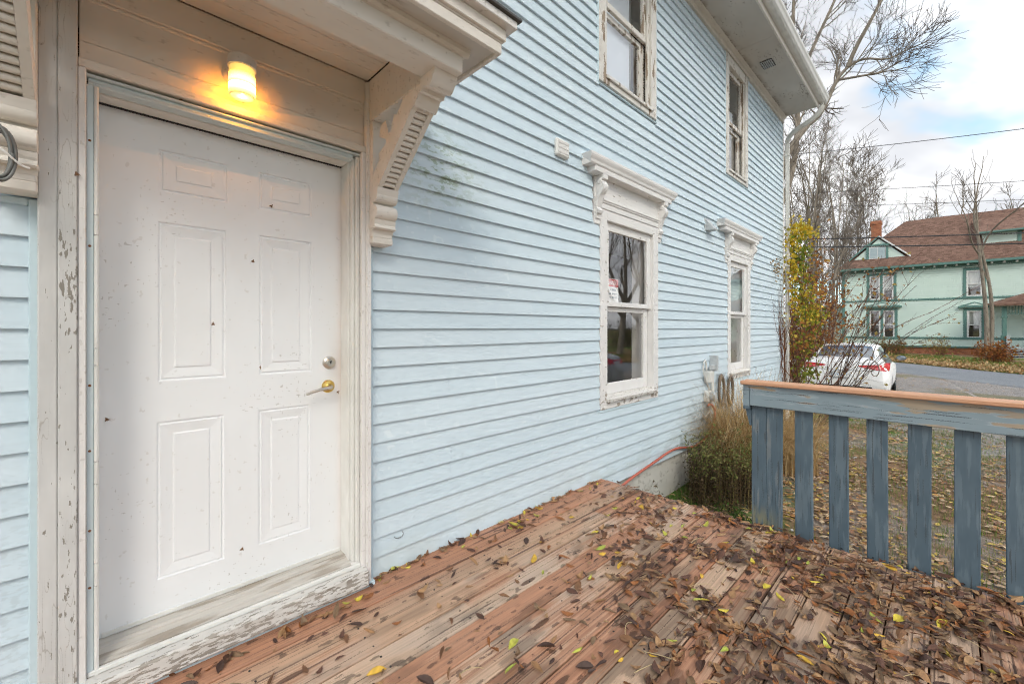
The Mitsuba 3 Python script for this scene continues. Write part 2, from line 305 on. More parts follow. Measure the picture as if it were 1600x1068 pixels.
# ---------------------------------------------------------------- ground, driveway, road
GZ = -0.55
def grid(x0, x1, y0, y1, nx, ny, f):
    X, Y = np.meshgrid(np.linspace(x0, x1, nx), np.linspace(y0, y1, ny), indexing='ij')
    V = np.stack([X, Y, f(X, Y)], -1).reshape(-1, 3)
    i = np.arange(nx - 1)[:, None] * ny + np.arange(ny - 1)[None]
    return V, np.stack([i, i + ny, i + ny + 1, i + 1], -1).reshape(-1, 4)
RD = np.array([.757, .653]); RN = np.array([.653, -.757])     # the road's direction and the way across it
def across(X, Y): return (X - 28.9) * RN[0] + (Y + .3) * RN[1]  # 0 on the far edge of the road
def lie(X, Y):
    X, Y = np.asarray(X, float), np.asarray(Y, float)
    p = np.stack([X * .35, Y * .35, X * 0], -1)
    near = np.clip(1 - np.hypot(X - 5, Y) / 25, 0, 1)
    return GZ + (meshkit.fbm(p, 3, 5) - .5) * .10 * near
def sheet(poly, dz, step=1.0):
    """a flat sheet with an uneven edge laid over the ground"""
    m = trimesh.creation.triangulate_polygon(poly, engine='earcut')
    V = np.column_stack([m[0], np.zeros(len(m[0]))])
    t = trimesh.Trimesh(V, m[1], process=False)
    v, f = trimesh.remesh.subdivide_to_size(t.vertices, t.faces, step, max_iter=12)
    v[:, 2] = lie(v[:, 0], v[:, 1]) + dz
    if dz < .03:                                       # a loose edge runs out into the ground
        e = np.sort(np.vstack([f[:, [0, 1]], f[:, [1, 2]], f[:, [2, 0]]]), 1); u, n = np.unique(e, axis=0, return_counts=True)
        v[np.unique(u[n == 1]), 2] -= dz + .02
    return v, f
put('ground', grid(-60, 61.5, -60, 61.5, 244, 244, lie), 'm_ground', smooth=True, kind='structure')
put('terrain', grid(-400, 400, -400, 400, 41, 41, lambda X, Y: np.where(np.maximum(abs(X), abs(Y)) < 65, -1.2, GZ - .12)), 'm_ground', kind='structure')
def wavy(pts, amp, n, seed):
    out = []
    for (a, b) in zip(pts, pts[1:] + pts[:1]):
        for t in np.linspace(0, 1, n, endpoint=False): out.append(np.array(a) * (1 - t) + np.array(b) * t)
    P = np.array(out); q = np.column_stack([P * .7, P[:, 0] * 0])
    P += (np.stack([meshkit.fbm(q, 3, seed), meshkit.fbm(q, 3, seed + 9)], -1) - .5) * amp
    return Polygon(P)
A, B = 22 * -1, 45
rp = lambda t, a: (28.9 + RD[0] * t + RN[0] * a, -.3 + RD[1] * t + RN[1] * a)
drive = wavy([(6.2, -7), (6.9, -2.6), (9.4, -.5), (12, 2.6), (18, 3.2), rp(9, -4.1), rp(-18, -4.1), (9, -16)], .9, 14, 2).buffer(0)
put('gravel_driveway', sheet(drive, .016, .5), 'm_gravel', smooth=True, kind='structure')
road = wavy([rp(-40, 0), rp(30, 0), rp(30, -4.3), rp(-40, -4.3)], .35, 40, 6).buffer(0)
put('road', sheet(road, .024, 1.5), 'm_asphalt', smooth=True, kind='structure')

# ---------------------------------------------------------------- the blue house
W = 2.16
H = thing('blue_house', 'light blue clapboard house with white door and weathered white window trim', 'house')
XC = 9.32                                          # the far corner
OPEN = [(3.192, 4.273, .60, 2.42), (3.085, 4.375, 2.25, 2.80), (6.37, 7.35, .60, 2.42), (6.265, 7.455, 2.25, 2.80),
        (3.172, 4.235, 3.54, 5.22), (6.295, 7.235, 3.52, 5.22), (-.145, 1.045, -.2, 2.62), (-1.6, -.145, 1.75, 1.775)]
gx = sorted({-1.6, XC, *[v for o in OPEN[:7] for v in o[:2]]}); gz = sorted({-.12, 5.45, *[v for o in OPEN[:7] for v in o[2:] if v > -.12]})
cells = []
for z0, z1 in zip(gz, gz[1:]):
    run = None
    for x0, x1 in zip(gx, gx[1:]):
        free = not any(o[0] < (x0 + x1) / 2 < o[1] and o[2] < (z0 + z1) / 2 < o[3] for o in OPEN[:7])
        if free: run = [run[0] if run else x0, x1]
        if run and (not free or x1 == gx[-1]): cells.append(bx(run[0], run[1], W + .012, W + .10, z0, z1)); run = None
put('wall', cat(cells), 'm_siding', H)
put('wall', cat(bx(-1.6, XC, 8.9, 9, -.12, 5.45), bx(XC - .1, XC, W + .10, 8.9, -.12, 5.45), bx(-1.6, -1.5, W + .1, 8.9, -.12, 5.45)), 'm_siding', H)
put('interior_floor', bx(-1.4, XC - .15, W + .3, 8.8, 2.9, 3.1), 'm_dark', H)
put('ceiling', bx(-1.49, XC - .11, W + .101, 8.89, 5.36, 5.40), 'm_dark', H)
put('interior_wall', cat(bx(-1.4, XC - .15, 5.0, 5.05, -.1, 5.4), bx(-1.4, XC - .15, W + .12, 5.0, -.10, -.05)), 'm_room', H)
put('foundation', py(sbox(1.05, -.9, XC - .02, -.115), W + .02, W + .3), 'm_concrete', H)
put('roof', cat(px([(1.462, 5.505), (1.50, 5.56), (5.6, 8.6), (5.6, 8.52)], -1.9, XC - .02), px([(9.8, 5.50), (9.8, 5.56), (5.6, 8.6), (5.6, 8.52)], -1.9, XC - .02)), 'm_dshingle', H)
put('gable_wall', cat(px([(W, 5.45), (9, 5.45), (5.6, 8.0)], XC - .1, XC), px([(W, 5.45), (9, 5.45), (5.6, 8.0)], -1.6, -1.5)), 'm_siding', H)
rs = np.random.default_rng(21)
def clapboard(x0, x1, z0, z1, k, cut):
    n = max(2, int((x1 - x0) / .22) + 1)
    X = np.linspace(x0, x1, n)
    q = np.column_stack([X * 1.1, np.full(n, k * 3.7), np.zeros(n)])
    wav = (meshkit.fbm(q, 2, 4) - .5) * (.0035 + .012 * math.exp(-((z0 - 1.0) / .22) ** 2) * np.exp(-((X - 2.2) / .9) ** 2))
    out = (meshkit.fbm(q + 50, 2, 8) - .5) * .005
    tz = z1 if cut else z1 + .012
    V = []
    for x, w, o in zip(X, wav, out):
        V += [(x, W - .0235 + o, z0 + w), (x, W - .0035, tz), (x, W + .004, tz), (x, W + .002, z0 + w)]
    F = []
    for i in range(n - 1):
        a, b = 4 * i, 4 * i + 4
        for u, v in ((0, 1), (1, 2), (2, 3), (3, 0)): F += [(a + u, b + u, b + v), (a + u, b + v, a + v)]
    F += [(0, 1, 2), (0, 2, 3)]; e = 4 * (n - 1); F += [(e, e + 2, e + 1), (e, e + 3, e + 2)]
    m = trimesh.Trimesh(V, F, process=False); return m
for k in range(-14, 38):
    z0 = ZB + k * E0; z1 = min(z0 + E0, 5.235)
    if z0 > 5.2: continue
    spans = [(-1.5, XC - .01)]
    zt = z0 + E0
    for a, b, c, d in OPEN:
        lo, hi = c, d
        if lo < zt - .02 and hi > z0 + .02:
            spans = [s for q in spans for s in ((q[0], min(q[1], a - .003)), (max(q[0], b + .003), q[1])) if s[1] - s[0] > .02]
    for a, b in spans:
        joints = [-6 + 3.66 * i + rs.uniform(0, 3.6) for i in range(6)]
        if k in (-9, -8): joints = [1.565, 5.2]
        if k in (-11, -10): joints = [3.143]
        js = sorted([a] + [j for j in joints if a + .25 < j < b - .25] + [b])
        js = [js[0]] + [j for i, j in enumerate(js[1:-1]) if j - js[0] > .3] + [js[-1]]
        for u, v in zip(js, js[1:]):
            if v - u > .02: put('clapboard', clapboard(u, v - .0012, z0, z1, k, z1 < z0 + E0), 'm_siding', H)
# blue channel trim round the openings
def jtrim(name, m, label=None): put(name, m, 'm_blue_trim', H, label=label)
jtrim('channel_trim', cb(1.012, 1.046, W - .028, W + .011, -.005, 1.765))
jtrim('channel_trim', cb(-.168, -.145, W - .030, W + .011, -.11, 1.762))
jtrim('channel_trim', cb(-1.5, -.169, W - .026, W + .011, 1.742, 1.764))
for a, b, c, d in (OPEN[4], OPEN[5]):
    jtrim('channel_trim', cb(a - .02, a - .0005, W - .022, W + .01, c - .02, 5.22)); jtrim('channel_trim', cb(b + .0005, b + .02, W - .022, W + .01, c - .02, 5.22)); jtrim('channel_trim', cb(a - .0195, b + .0195, W - .0225, W + .01, c - .032, c - .0205))
jtrim('channel_trim', cb(3.172, 4.293, W - .02, W + .01, .575, .598)); jtrim('channel_trim', cb(6.35, 7.37, W - .02, W + .01, .575, .598))
put('base_trim', cb(1.047, 3.19, W - .010, W + .018, -.004, .028), 'm_blue_trim', H)
put('corner_board', cb(XC - .012, XC + .02, W - .024, W + .09, -.11, 5.23), 'm_trim', H)
# eave
put('frieze_board', cat(cb(-1.5, XC + .02, W - .035, W + .011, 5.237, 5.34), px([(W - .036, 5.30), (W - .036, 5.34), (W - .075, 5.34)], -1.5, XC + .02)), 'm_canopy', H)
def f_soffit(p, n, uv):
    c = mix((.60, .575, .54), (.47, .445, .41), fbm(p.x * 2.5, p.y * 4, 1.0))
    z = sst(1.78, 1.62, p.y) * .12
    c = mix(c, rgb(.27, .235, .20), sst(.64, .74, fbm(p.x * 22, p.y * 60, 2.0, 4) + z) * .7 * sst(.45, .65, fbm(p.x * 2, p.y * 5, 9.0)))
    return mix(c, rgb(.22, .17, .12), sst(2.0, 2.12, p.y) * sst(.35, .6, fbm(p.x * 9, p.y * 9, 7.0)) * .8)
mat('m_soffit', f_soffit, .75, .2, bump=lambda p, n, uv: fbm(p.x * 14, p.y * 40, 2.0, 4), scale=.002)
for i in range(4):
    a = -1.5 + i * 2.705
    put('soffit_panel', cb(a, a + 2.702, 1.60, W - .07, 5.342, 5.356, .002), 'm_soffit', H)
put('fascia', cat(cb(-1.5, XC, 1.575, 1.598, 5.30, 5.50)), 'm_canopy', H)
gp = [(1.573, 5.50), (1.573, 5.375), (1.49, 5.375), (1.468, 5.40), (1.455, 5.44), (1.440, 5.465), (1.440, 5.50), (1.455, 5.50), (1.460, 5.47), (1.480, 5.41), (1.495, 5.385), (1.563, 5.385), (1.563, 5.50)]
put('gutter', cat(px(gp, -1.6, XC + .06), px([(1.573, 5.50), (1.573, 5.375), (1.49, 5.375), (1.44, 5.465), (1.44, 5.50)], XC + .06, XC + .064)), 'm_vinyl', H)
vm = [bx(7.13, 7.37, 1.79, 1.95, 5.335, 5.341)]
sv = put('soffit_vent', cat(vm), 'm_black', H)
for i in range(6): put('louver', px([(1.80 + i * .025, 5.334), (1.812 + i * .025, 5.328), (1.816 + i * .025, 5.334)], 7.14, 7.36), 'm_zinc', sv)
def rrect(w, d, r): return sbox(-w / 2 + r, -d / 2 + r, w / 2 - r, d / 2 - r).buffer(r, 3)
def sweep(path, prof):
    return trimesh.creation.sweep_polygon(prof, np.array(path), engine='earcut')
dp = curve([(XC - .05, 1.53, 5.37), (XC - .05, 1.54, 5.27), (XC - .03, 1.62, 5.18), (XC + .03, 1.98, 5.02), (XC + .05, 2.07, 4.93), (XC + .055, 2.085, 4.82)], 16)
ds = put('downspout', cat(sweep(np.vstack([dp, [[XC + .055, 2.085, -.3], [XC + .055, 2.085, -.42]]]), rrect(.058, .075, .012))), 'm_vinyl', H, smooth=35)
for z in (4.6, 2.5, .7): put('strap', cb(XC + .015, XC + .095, 2.04, 2.13, z, z + .03), 'm_vinyl', ds)

# ---- windows of the blue house
def ring(x0, x1, z0, z1, w, y0, y1, b=.003, wb=None, wt=None):
    wb = wb or w; wt = wt or w
    return [cb(x0, x0 + w, y0, y1, z0, z1, b), cb(x1 - w, x1, y0, y1, z0, z1, b), cb(x0 + w, x1 - w, y0 + .001, y1, z0, z0 + wb, b), cb(x0 + w, x1 - w, y0 + .001, y1, z1 - wt, z1, b)]
def pane(parent, x0, x1, z0, z1, y):
    V = [(x0, y, z0), (x1, y, z0), (x1, y, z1), (x0, y, z1)]
    return put('pane', (np.array(V), np.array([[0, 1, 2, 3]])), 'm_glass', parent)
def scroll(x0, x1, zt, zb, d, yb):
    """an S-shaped console: (y, z) outline extruded along x"""
    h = zt - zb
    P = [(yb, zt), (yb - d, zt), (yb - d, zt - .10 * h)]
    for a in np.linspace(0, 1, 12):                     # round upper volute
        P.append((yb - d * (.72 + .36 * math.cos(a * math.pi - math.pi / 2 + .0) * .85), zt - h * (.12 + .30 * a)))
    for a in np.linspace(0, 1, 10): P.append((yb - d * (.62 - .46 * (a ** .8)), zt - h * (.44 + .30 * a)))
    P += [(yb - d * .30, zt - h * .78), (yb - d * .40, zt - h * .82), (yb - d * .30, zt - h * .88), (yb - d * .12, zt - h * .90), (yb - d * .12, zb), (yb, zb)]
    return px(Polygon(P).buffer(0), x0, x1), P
def low_window(x0, x1, cl, cr, label, wlabel, upper_back, lower_back):
    w = put('window', cat(cb(x0, x0 + .105, W - .026, W + .05, .60, 2.40), cb(x1 - .105, x1, W - .026, W + .05, .60, 2.40), cb(x0 + .105, x1 - .105, W - .025, W + .05, 2.31, 2.40)), 'm_winlow', H, label=label)
    put('apron', cb(x0 + .105, x1 - .105, W - .024, W + .05, .60, .685), 'm_winlow', w)
    put('sill', px([(W - .055, .688), (W + .09, .722), (W + .09, .69), (W - .055, .664)], x0 + .085, x1 - .085), 'm_sill', w)
    u0, u1 = x0 + .107, x1 - .107
    put('upper_sash', cat(ring(u0, u1, 1.535, 2.308, .075, W + .008, W + .042, wb=.045)), 'm_winlow', w)
    put('lower_sash', cat(ring(u0, u1, .715, 1.533, .075, W + .046, W + .078, wb=.10, wt=.045)), 'm_winlow', w)
    pane(w, u0 + .073, u1 - .073, 1.578, 2.235, W + .022); pane(w, u0 + .073, u1 - .073, .812, 1.49, W + .060)
    put('jamb', cat(bx(u0 - .0, u0 + .012, W + .08, W + .22, .70, 2.31), bx(u1 - .012, u1, W + .08, W + .22, .70, 2.31), bx(u0, u1, W + .08, W + .22, 2.31, 2.325)), 'm_winlow', w)
    # entablature
    xa, xb = x0 - .10, x1 + .085
    put('head_board', cat(cb(x0 + .001, x1 - .001, W - .032, W + .01, 2.402, 2.45), cb(xa + .012, xb - .012, W - .022, W + .01, 2.485, 2.68), cb(xa + .015, x0 - .001, W - .020, W + .01, 2.255, 2.484), cb(x1 + .001, xb - .012, W - .020, W + .01, 2.255, 2.484)), 'm_winlow', w)
    put('moulding', px([(W + .01, 2.452), (W - .034, 2.452), (W - .040, 2.458), (W - .036, 2.466), (W - .046, 2.474), (W - .046, 2.484), (W + .01, 2.484)], xa + .10, xb - .10), 'm_winlow', w)
    c = put('cornice', cat(cb(cl + .10, cr - .05, W - .105, W + .01, 2.668, 2.715, .004)), 'm_winlow', w)
    crown = lambda o: [(W + .01, 2.717), (W - .105 - o, 2.717), (W - .112 - o, 2.726), (W - .116 - o, 2.745), (W - .128 - o, 2.766), (W - .133 - o, 2.780), (W - .133 - o, 2.80), (W + .01, 2.812)]
    m = px(crown(0), cl + .03, cr)
    m.vertices[:, 0] += np.where(m.vertices[:, 0] < (cl + cr) / 2, 1, -1) * -(np.clip((W - .105 - m.vertices[:, 1]) * 1.2, 0, .034))
    put('crown_moulding', m, 'm_winlow', w)
    for s0, s1 in ((xa + .022, xa + .092), (xb - .090, xb - .020)):
        m, P = scroll(s0, s1, 2.666, 2.30, .085, W - .021)
        b = put('console', m, 'm_winlow', w, smooth=25)
        put('console_boss', cat([lathe([(0, -.006), (.020, -.006), (.026, 0), (.0, .002)], 'x', (s0 - .001 if s else s1 + .001, W - .065, 2.61), 14) for s in (0, 1)]), 'm_winlow', w)
    # inside
    put('curtain', upper_back, 'm_curtain', w)
    if lower_back is not None: put('film', lower_back, 'm_film', w)
    return w
def wavecurtain(x0, x1, z0, z1, y, n=24, amp=.012):
    X = np.linspace(x0, x1, n); V = []
    for i, x in enumerate(X): V += [(x, y + amp * math.sin(i * 1.3), z0), (x, y + amp * math.sin(i * 1.3 + .5), z1)]
    return np.array(V), np.array([[2 * i, 2 * i + 2, 2 * i + 3, 2 * i + 1] for i in range(n - 1)])
low_window(3.192, 4.273, 2.90, 4.47, 'near ground floor window under a bracketed cornice with a sign behind the glass', '', wavecurtain(4.21, 4.72, .55, 2.3, 2.42), None)
low_window(6.37, 7.35, 5.94, 7.56, 'far ground floor window with a pale film over its upper pane', '', wavecurtain(7.0, 7.5, .6, 2.3, 2.45, 16),
           (np.array([(6.5, 2.24, 1.55), (7.3, 2.24, 1.55), (7.3, 2.24, 2.3), (6.5, 2.24, 2.3)]), np.array([[0, 1, 2, 3]])))
def up_window(x0, x1, z0, label, zm, blinds):
    w = put('window', cat(cb(x0, x0 + .115, W - .026, W + .05, z0, 5.225), cb(x1 - .115, x1, W - .026, W + .05, z0, 5.225), cb(x0 + .115, x1 - .115, W - .025, W + .05, 5.09, 5.225), cb(x0 + .115, x1 - .115, W - .026, W + .05, z0, z0 + .05)), 'm_oldwin', H, label=label)
    put('sill', px([(W - .045, z0 + .078), (W + .10, z0 + .10), (W + .10, z0 + .06), (W - .045, z0 + .052)], x0 + .10, x1 - .10), 'm_oldwin', w)
    u0, u1 = x0 + .117, x1 - .117
    for a_ in (u0, u1 - .035): put('stop_bead', cb(a_, a_ + .035, W - .004, W + .02, z0 + .09, 5.088), 'm_oldwin', w)
    put('upper_sash', cat(ring(u0 + .002, u1 - .002, zm, 5.088, .085, W + .022, W + .055, wb=.055, wt=.06)), 'm_oldwin', w)
    put('lower_sash', cat(ring(u0 + .002, u1 - .002, z0 + .09, zm - .002, .085, W + .060, W + .095, wb=.075, wt=.05)), 'm_oldwin', w)
    pane(w, u0 + .085, u1 - .085, zm + .053, 5.03, W + .04); pane(w, u0 + .085, u1 - .085, z0 + .163, zm - .05, W + .078)
    put('curtain', wavecurtain(u1 - .10, u1 + .12, z0, 5.0, 2.45, 14), 'm_curtain', w)
    for za, zc, xa in blinds: put('roller_blind', bx(u0 + .02, u1 - xa, 2.275, 2.278, za, zc), 'm_blind', w)
up_window(3.172, 4.235, 3.54, 'nearer upper floor window with peeling brown sash', 4.31, ((3.70, 5.0, .20),))
up_window(6.295, 7.235, 3.52, 'farther upper floor window close under the soffit', 4.30, ((4.25, 4.62, .16),))
# no-trespass style sign behind the near window's upper pane
sg = put('window_sign', bx(3.36, 3.565, W + .0265, W + .0285, 1.582, 1.80), 'm_white')
tag(sg, 'white warning sign with a red band behind the near ground floor window', 'sign')
put('red_band', bx(3.364, 3.561, W + .0250, W + .0263, 1.725, 1.793), 'm_signred', sg)
t = meshkit.text_mesh('WARNING', .045, .0006, bold=True)
t.apply_transform(MY)
t.vertices[:, 0] *= .172 / np.ptp(t.vertices[:, 0]); t.apply_translation((3.376 - t.vertices[:, 0].min(), W + .0249, 1.737))
put('lettering', t, 'm_white', sg)
rg = np.random.default_rng(4); bars = []
for zz, h in ((1.685, .022), (1.650, .016), (1.615, .018)):
    x = 3.378
    while x < 3.535:
        w_ = rg.uniform(.008, .026); bars.append(bx(x, x + w_, W + .0255, W + .0263, zz, zz + h * rg.uniform(.7, 1))); x += w_ + rg.choice([.004, .005, .018])
put('small_print', cat(bars), 'm_print', sg, kind='stuff')

# ---- front door, its frame and threshold
YD = 2.243
def panel_mesh(x0, x1, z0, z1):
    prof = [(0, 0), (.0035, .0055), (.0085, .0060), (.0125, .0012), (.017, .0020), (.050, .0062), (.0535, .0062), (.057, .0022)]
    V, F = [], []
    for o, d in prof: V += [(x0 + o, YD + d, z0 + o), (x1 - o, YD + d, z0 + o), (x1 - o, YD + d, z1 - o), (x0 + o, YD + d, z1 - o)]
    for i in range(len(prof) - 1):
        for j in range(4):
            k = (j + 1) % 4; F.append((4 * i + j, 4 * i + k, 4 * i + 4 + k, 4 * i + 4 + j))
    e = 4 * (len(prof) - 1); F.append((e, e + 1, e + 2, e + 3))
    return np.array(V), np.array(F)
PAN = [(.177, .410, 1.892, 2.063), (.537, .771, 1.892, 2.063), (.172, .405, 1.114, 1.767), (.537, .770, 1.114, 1.767), (.168, .400, .305, .948), (.533, .764, .318, .948)]
slab = sbox(-.0012, .153, .9205, 2.182)
for p_ in PAN: slab = slab.difference(sbox(p_[0], p_[2], p_[1], p_[3]))
D_ = put('door', py(slab, YD, YD + .040), 'm_door', H, label='white six panel front door with brass lever and nickel deadbolt')
put('backing', bx(.01, .91, YD + .030, YD + .042, .16, 2.175), 'm_door', D_)
for p_ in PAN: put('panel', panel_mesh(*p_), 'm_door', D_)
put('sweep', cb(.006, .914, YD - .006, YD - .0005, .153, .172), 'm_vinyl', D_)
db = lathe([(0, .024), (.018, .024), (.020, .022), (.022, .012), (.031, .007), (.0335, .002), (.0335, 0), (0, 0)], 'y', (.858, YD, 1.153), 28)
put('deadbolt', db, 'm_nickel', D_, smooth=30)
put('keyhole', cat(cb(.8555, .8605, YD - .0247, YD - .0243, 1.147, 1.159, .0003), lathe([(0, .0250), (.005, .0250), (.006, .0242), (0, .0242)], 'y', (.858, YD, 1.158), 12)), 'm_black', D_)
put('rose', lathe([(0, .017), (.012, .017), (.016, .013), (.028, .009), (.033, .003), (.033, 0), (0, 0)], 'y', (.853, YD, 1.030), 28), 'm_brass', D_, smooth=30)
lv = curve([(.853, YD - .012, 1.030), (.853, YD - .045, 1.030), (.846, YD - .056, 1.029), (.815, YD - .060, 1.027), (.775, YD - .060, 1.020), (.745, YD - .056, 1.012), (.732, YD - .058, 1.007)], 26)
put('lever', cat(tube(lv, np.linspace(.010, .0065, 26), 10), trimesh.creation.icosphere(2, .0066).apply_translation(lv[-1])), 'm_nickel', D_, smooth=True)
put('strike_plate', cb(.9275, .9288, 2.215, 2.232, 1.115, 1.185, .0004), 'm_zinc', H)
# jambs: the frame is a stack of stops, strips and casing boards
fr = put('door_frame', cat(cb(.921, .950, 2.155, 2.29, .13, 2.21), cb(.945, .951, 2.150, 2.154, .13, 2.21), cb(-.03, -.002, 2.155, 2.29, .10, 2.21), cb(-.0015, .9205, 2.155, 2.29, 2.184, 2.215)), 'm_vinyl', H)
put('weatherstrip', cat(cb(.0, .919, 2.228, 2.2425, 2.1805, 2.1838, .0005)), 'm_black', fr)
put('storm_rail', cat(cb(.930, .944, 2.128, 2.1545, .13, 2.205), cb(.9445, .962, 2.112, 2.149, .13, 2.215), cb(.9525, .958, 2.106, 2.1115, .13, 2.21)), 'm_vinyl', fr)
put('storm_head', cat(cb(-.028, .929, 2.105, 2.1545, 2.188, 2.199), cb(-.028, .929, 2.112, 2.1545, 2.1995, 2.216), cb(-.04, .962, 2.098, 2.1540, 2.2165, 2.226)), 'm_alum', fr)
zb_ = put('hinge_strip', cb(-.031, -.0135, 2.098, 2.150, .085, 2.187, .002), 'm_alum', fr, label='pale blue metal hinge strip with rusty screws')
for z in (.42, .62, .90, 1.13, 1.62, 1.99):
    put('screw', lathe([(0, .0028), (.0028, .0024), (.0042, .0008), (.0042, 0), (0, 0)], 'y', (-.0235, 2.098, z), 10), 'm_rust', zb_)
rods = []
zs = [.09, .42, .50, .78, .86, 1.20, 1.26, 1.66, 1.73, 2.185]
for i, (a, b) in enumerate(zip(zs, zs[1:])):
    put('hinge', cat(cb(-.0130, -.0045, 2.100, 2.150, a + .0015, b - .0015, .001), lathe([(0, a + .0015), (.0062, a + .0015), (.0062, b - .0015), (0, b - .0015)], 'z', (-.0062, 2.0985, 0), 10)), 'm_vinyl', fr, smooth=30)
put('casing', cb(-.0525, -.0315, 2.080, 2.155, .06, 2.235, .003), 'm_trim', fr)
put('casing', cat(cb(-.0985, -.0530, 2.072, 2.158, .0, 2.60, .003)), 'm_peel', fr, label='left casing board with badly peeling paint')
put('casing', cat(cb(-.1445, -.0990, 2.074, 2.158, .0, 2.60, .004)), 'm_peel', fr)
put('casing', cat(cb(.9625, .985, 2.085, 2.158, .045, 2.235, .003)), 'm_trim', fr)
put('casing', cat(cb(.9855, 1.0115, 2.078, 2.158, .02, 2.60, .003)), 'm_trim', fr, label='narrow right casing board beside the blue siding')
put('threshold', cat(px([(2.246, .120), (2.246, .152), (2.205, .150), (2.112, .128), (2.112, .108)], -.012, .9205), px([(2.200, .1495), (2.196, .1535), (2.188, .1535), (2.184, .1445)], -.010, .919), px([(2.150, .137), (2.146, .1415), (2.138, .1405), (2.134, .133)], -.010, .919)), 'm_wetwood', fr)
put('nosing', cat(cb(-.03, .962, 2.092, 2.110, .1085, .126, .003)), 'm_vinyl', fr)
put('plinth', cb(.9206, .9618, 2.1105, 2.157, .05, .1295, .002), 'm_trim', fr)
sl = cb(-.06, .984, 2.040, 2.16, .024, .107, .008)
sl = trimesh.Trimesh(*trimesh.remesh.subdivide_to_size(sl.vertices, sl.faces, .05), process=False)
sl.vertices[:, 1] += (meshkit.fbm(sl.vertices * [8, 3, 22], 3, 3) - .5) * .012 * (sl.vertices[:, 1] < 2.07)
put('door_sill', sl, 'm_sill', H, smooth=30, label='badly weathered white sill board below the door')
put('kick_board', cb(-.14, 1.03, 2.072, 2.16, -.02, .022), 'm_blue_trim', H)
put('door_head', cat(cb(-.052, .985, 2.086, 2.158, 2.2365, 2.268, .003)), 'm_canopy', H)
put('frieze_panel', cat(cb(-.05, .984, 2.106, 2.158, 2.270, 2.335, .003)), 'm_canopy', H)
put('frieze_panel', cat(cb(-.05, .984, 2.112, 2.158, 2.3365, 2.495, .003)), 'm_canopy', H)
put('frieze_panel', cat(cb(-.05, .984, 2.095, 2.158, 2.4965, 2.612, .003)), 'm_canopy', H)
put('frieze_panel', cat(cb(-.05, .984, 2.104, 2.158, 2.4960 - .012, 2.4955, .003)), 'm_canopy', H)
# ---- door canopy on two brackets
cx0, cx1 = -.255, 1.115
K_ = put('canopy', cat(cb(cx0, cx1, 1.44, 1.59, 2.42, 2.56, .004)), 'm_canopy', H, label='weathered white canopy over the front door')
for i in range(6):
    y1 = 2.094 - i * .0985; y0 = max(y1 - .0965, 1.5905)
    if y1 - y0 > .02: put('soffit_plank', cb(-.139, .999, y0, y1, 2.613, 2.626, .0025), 'm_canopy', K_)
put('side_beam', cb(1.0005, 1.1145, 1.5905, 2.140, 2.396, 2.612, .004), 'm_canopy', K_)
put('side_beam', cb(-.2545, -.1405, 1.5905, 2.140, 2.396, 2.612, .004), 'm_canopy', K_)
put('bed_moulding', cat(px([(1.4395, 2.488), (1.428, 2.490), (1.418, 2.500), (1.414, 2.5145), (1.4395, 2.5145)], cx0 - .022, cx1 + .022),
                        py([(1.1155, 2.488), (1.127, 2.490), (1.137, 2.500), (1.141, 2.5145), (1.1155, 2.5145)], 1.4400, 2.143)), 'm_canopy', K_)
put('eave_soffit', cat(bx(cx0 - .115, cx1 + .115, 1.335, 1.4395, 2.515, 2.530), bx(cx1 + .0005, cx1 + .115, 1.440, 2.143, 2.515, 2.530), bx(cx0 - .115, cx0 - .0005, 1.440, 2.143, 2.515, 2.530)), 'm_soffit', K_)
def eaves(name, o, z0, z1, t, m):
    x0, x1, y0 = cx0 - .12 - o, cx1 + .12 + o, 1.325 - o
    return put(name, cat(cb(x0, x1, y0, y0 + t, z0, z1), cb(x1 - t, x1, y0 + t + .0003, 2.143, z0, z1), cb(x0, x0 + t, y0 + t + .0003, 2.143, z0, z1)), m, K_)
eaves('fascia', 0, 2.502, 2.549, .020, 'm_canopy')
eaves('fascia_moulding', .004, 2.5495, 2.556, .020, 'm_canopy')
eaves('crown_moulding', .014, 2.5565, 2.606, .030, 'm_canopy')
eaves('drip_edge', .048, 2.6065, 2.640, .060, 'm_trim')
ro = .062
x0, x1, y0 = cx0 - .12 - ro, cx1 + .12 + ro, 1.325 - ro
V = np.array([(x0, y0, 2.641), (x1, y0, 2.641), (x1, 2.143, 2.641), (x0, 2.143, 2.641), (x0, y0, 2.651), (x1, y0, 2.651), (x1, 2.143, 2.651), (x0, 2.143, 2.651), (.05, 2.143, 2.95), (.81, 2.143, 2.95)])
F = [(0, 2, 1), (0, 3, 2), (0, 1, 5), (0, 5, 4), (1, 2, 6), (1, 6, 5), (3, 0, 4), (3, 4, 7), (4, 5, 9), (4, 9, 8), (5, 6, 9), (7, 4, 8), (6, 7, 8), (6, 8, 9), (2, 3, 7), (2, 7, 6)]
put('roof', trimesh.Trimesh(V, F, process=False), 'm_dshingle', K_)
put('backing', cat(bx(cx0, cx1, 2.1405, 2.1475, 2.40, 2.66)), 'm_canopy', K_)

